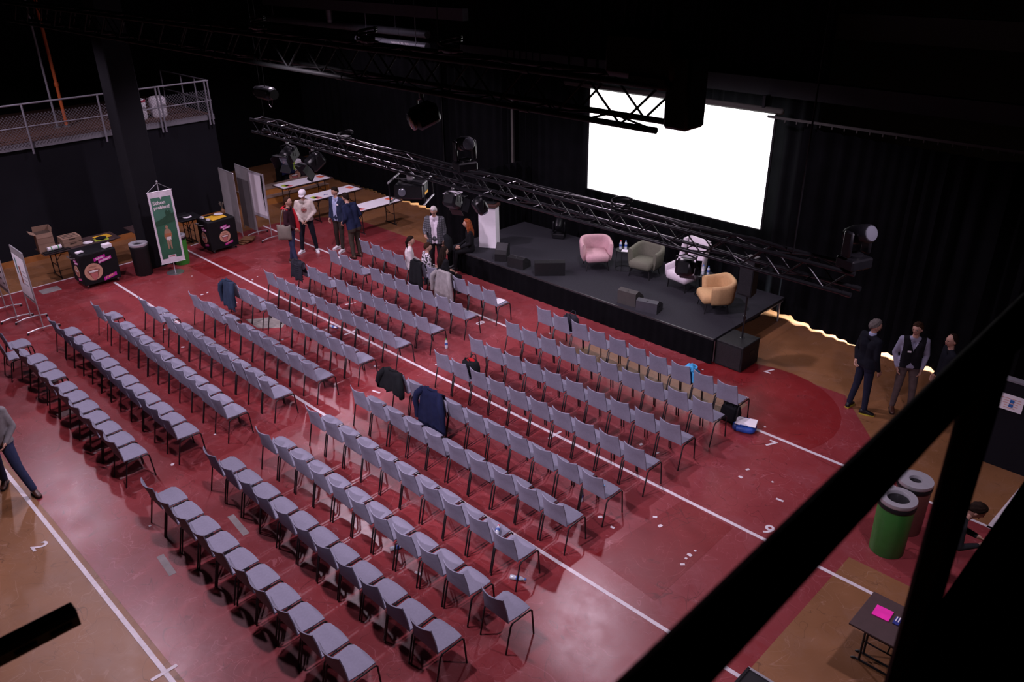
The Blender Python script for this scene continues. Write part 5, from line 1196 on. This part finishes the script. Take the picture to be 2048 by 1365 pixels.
t, J, hm, s = person('person in black seated in the front row beside the grey cardigan', (x-.50, y+.28), radians(-12), 1.64, None, True, top=m_blk, bottom=m_blk, hair=H_dark, hstyle='long', look=(-10, 5), build=.98, z0=-.04)
# three men at the right
m_dkn = cl('dark_navy_sweater', (.006, .007, .012))
t, J, hm, s = person('person in dark sweater with pale collar and yellow-soled shoes', (-4.50, 13.46), radians(-28), 1.81, dict(eL=(-.25, -.03, 1.13), wL=(-.15, -.10, .98), aL=(-.16, -.06, .085), kL=(-.13, .0, .5), aR=(.13, .02, .085), fL=25, fR=-45), top=m_dkn, bottom=cl('dark_jeans', (.012, .014, .030)), hair=H_grey, shoe=M_black, sole=mat('yellow_sole', (.40, .32, .03), .6), look=(-25, 8), tophem=.04)
MB().lathe([(.062, -.02), (.066, .02), (.060, .03)], 16).xf(Matrix.Translation(J['N']*1.0+V((0, 0, .02)))).build('shirt_collar', m_lsh, t, 70)
m_vest = cl('black_vest', (.008, .008, .011)); m_ssh = cl('lilac_shirt', (.26, .26, .36))
t, J, hm, s = person('person in black vest over pale shirt, hands at pockets', (-3.95, 13.95), radians(-152), 1.78, dict(eL=(-.255, -.05, 1.13), eR=(.255, -.05, 1.13), wL=(-.20, .05, .91), wR=(.20, .05, .91), aL=(-.16, .04, .085), aR=(.12, -.02, .085), kL=(-.13, .05, .5)), top=m_ssh, bottom=cl('taupe_trousers', (.09, .065, .065)), hair=H_brown, shoe=B_shoe, look=(-35, 5), glasses=True, vest=m_vest, tophem=.03)
MB().box((.07, .140, 1.27), (.06, .006, .03)).build('name_badge', M_white, t, 0)
t, J, hm, s = person('person in plain dark sweater standing by person in black vest', (-3.34, 13.90), radians(125), 1.76, None, top=m_dkn, bottom=M_dtr, hair=H_dark, hairline=.55, shoe=M_black, look=(15, 0), glasses=True)
# seated person in the shadow at the right and walking man at the left
t, J, hm, s = person('person in dark clothes bending forward near the green bin', (-1.86, 9.48), radians(-70), 1.70, dict(C=(0, .10, 1.27), N=(0, .20, 1.42), H=(0, .30, 1.54), sL=(-.18, .16, 1.37), sR=(.18, .16, 1.37), eL=(-.23, .18, 1.10), eR=(.23, .18, 1.10), wL=(-.10, .40, 1.10), wR=(.10, .40, 1.10)), top=cl('dark_grey_top', (.02, .022, .025)), bottom=M_dtr, hair=H_dark, look=(0, 35))
m_gsw = cl('grey_zip_sweater', (.20, .19, .20))
t, J, hm, s = person('person in grey zip sweater walking across the white line', (-13.12, 1.93), radians(-112), 1.78, dict(eR=(.27, -.08, 1.14), wR=(.22, .10, .97), eL=(-.27, .02, 1.13), wL=(-.16, .22, .98), kR=(.10, -.08, .50), aR=(.12, -.22, .10), kL=(-.19, .14, .50), aL=(-.32, .24, .09), fR=-8, fL=30), top=m_gsw, bottom=M_jeans, hair=H_grey, shoe=B_shoe, look=(-10, 5), build=1.12, tophem=.06)
MB().box((0, .150, 1.38), (.006, .006, .14)).build('zip', M_black, t, 0)
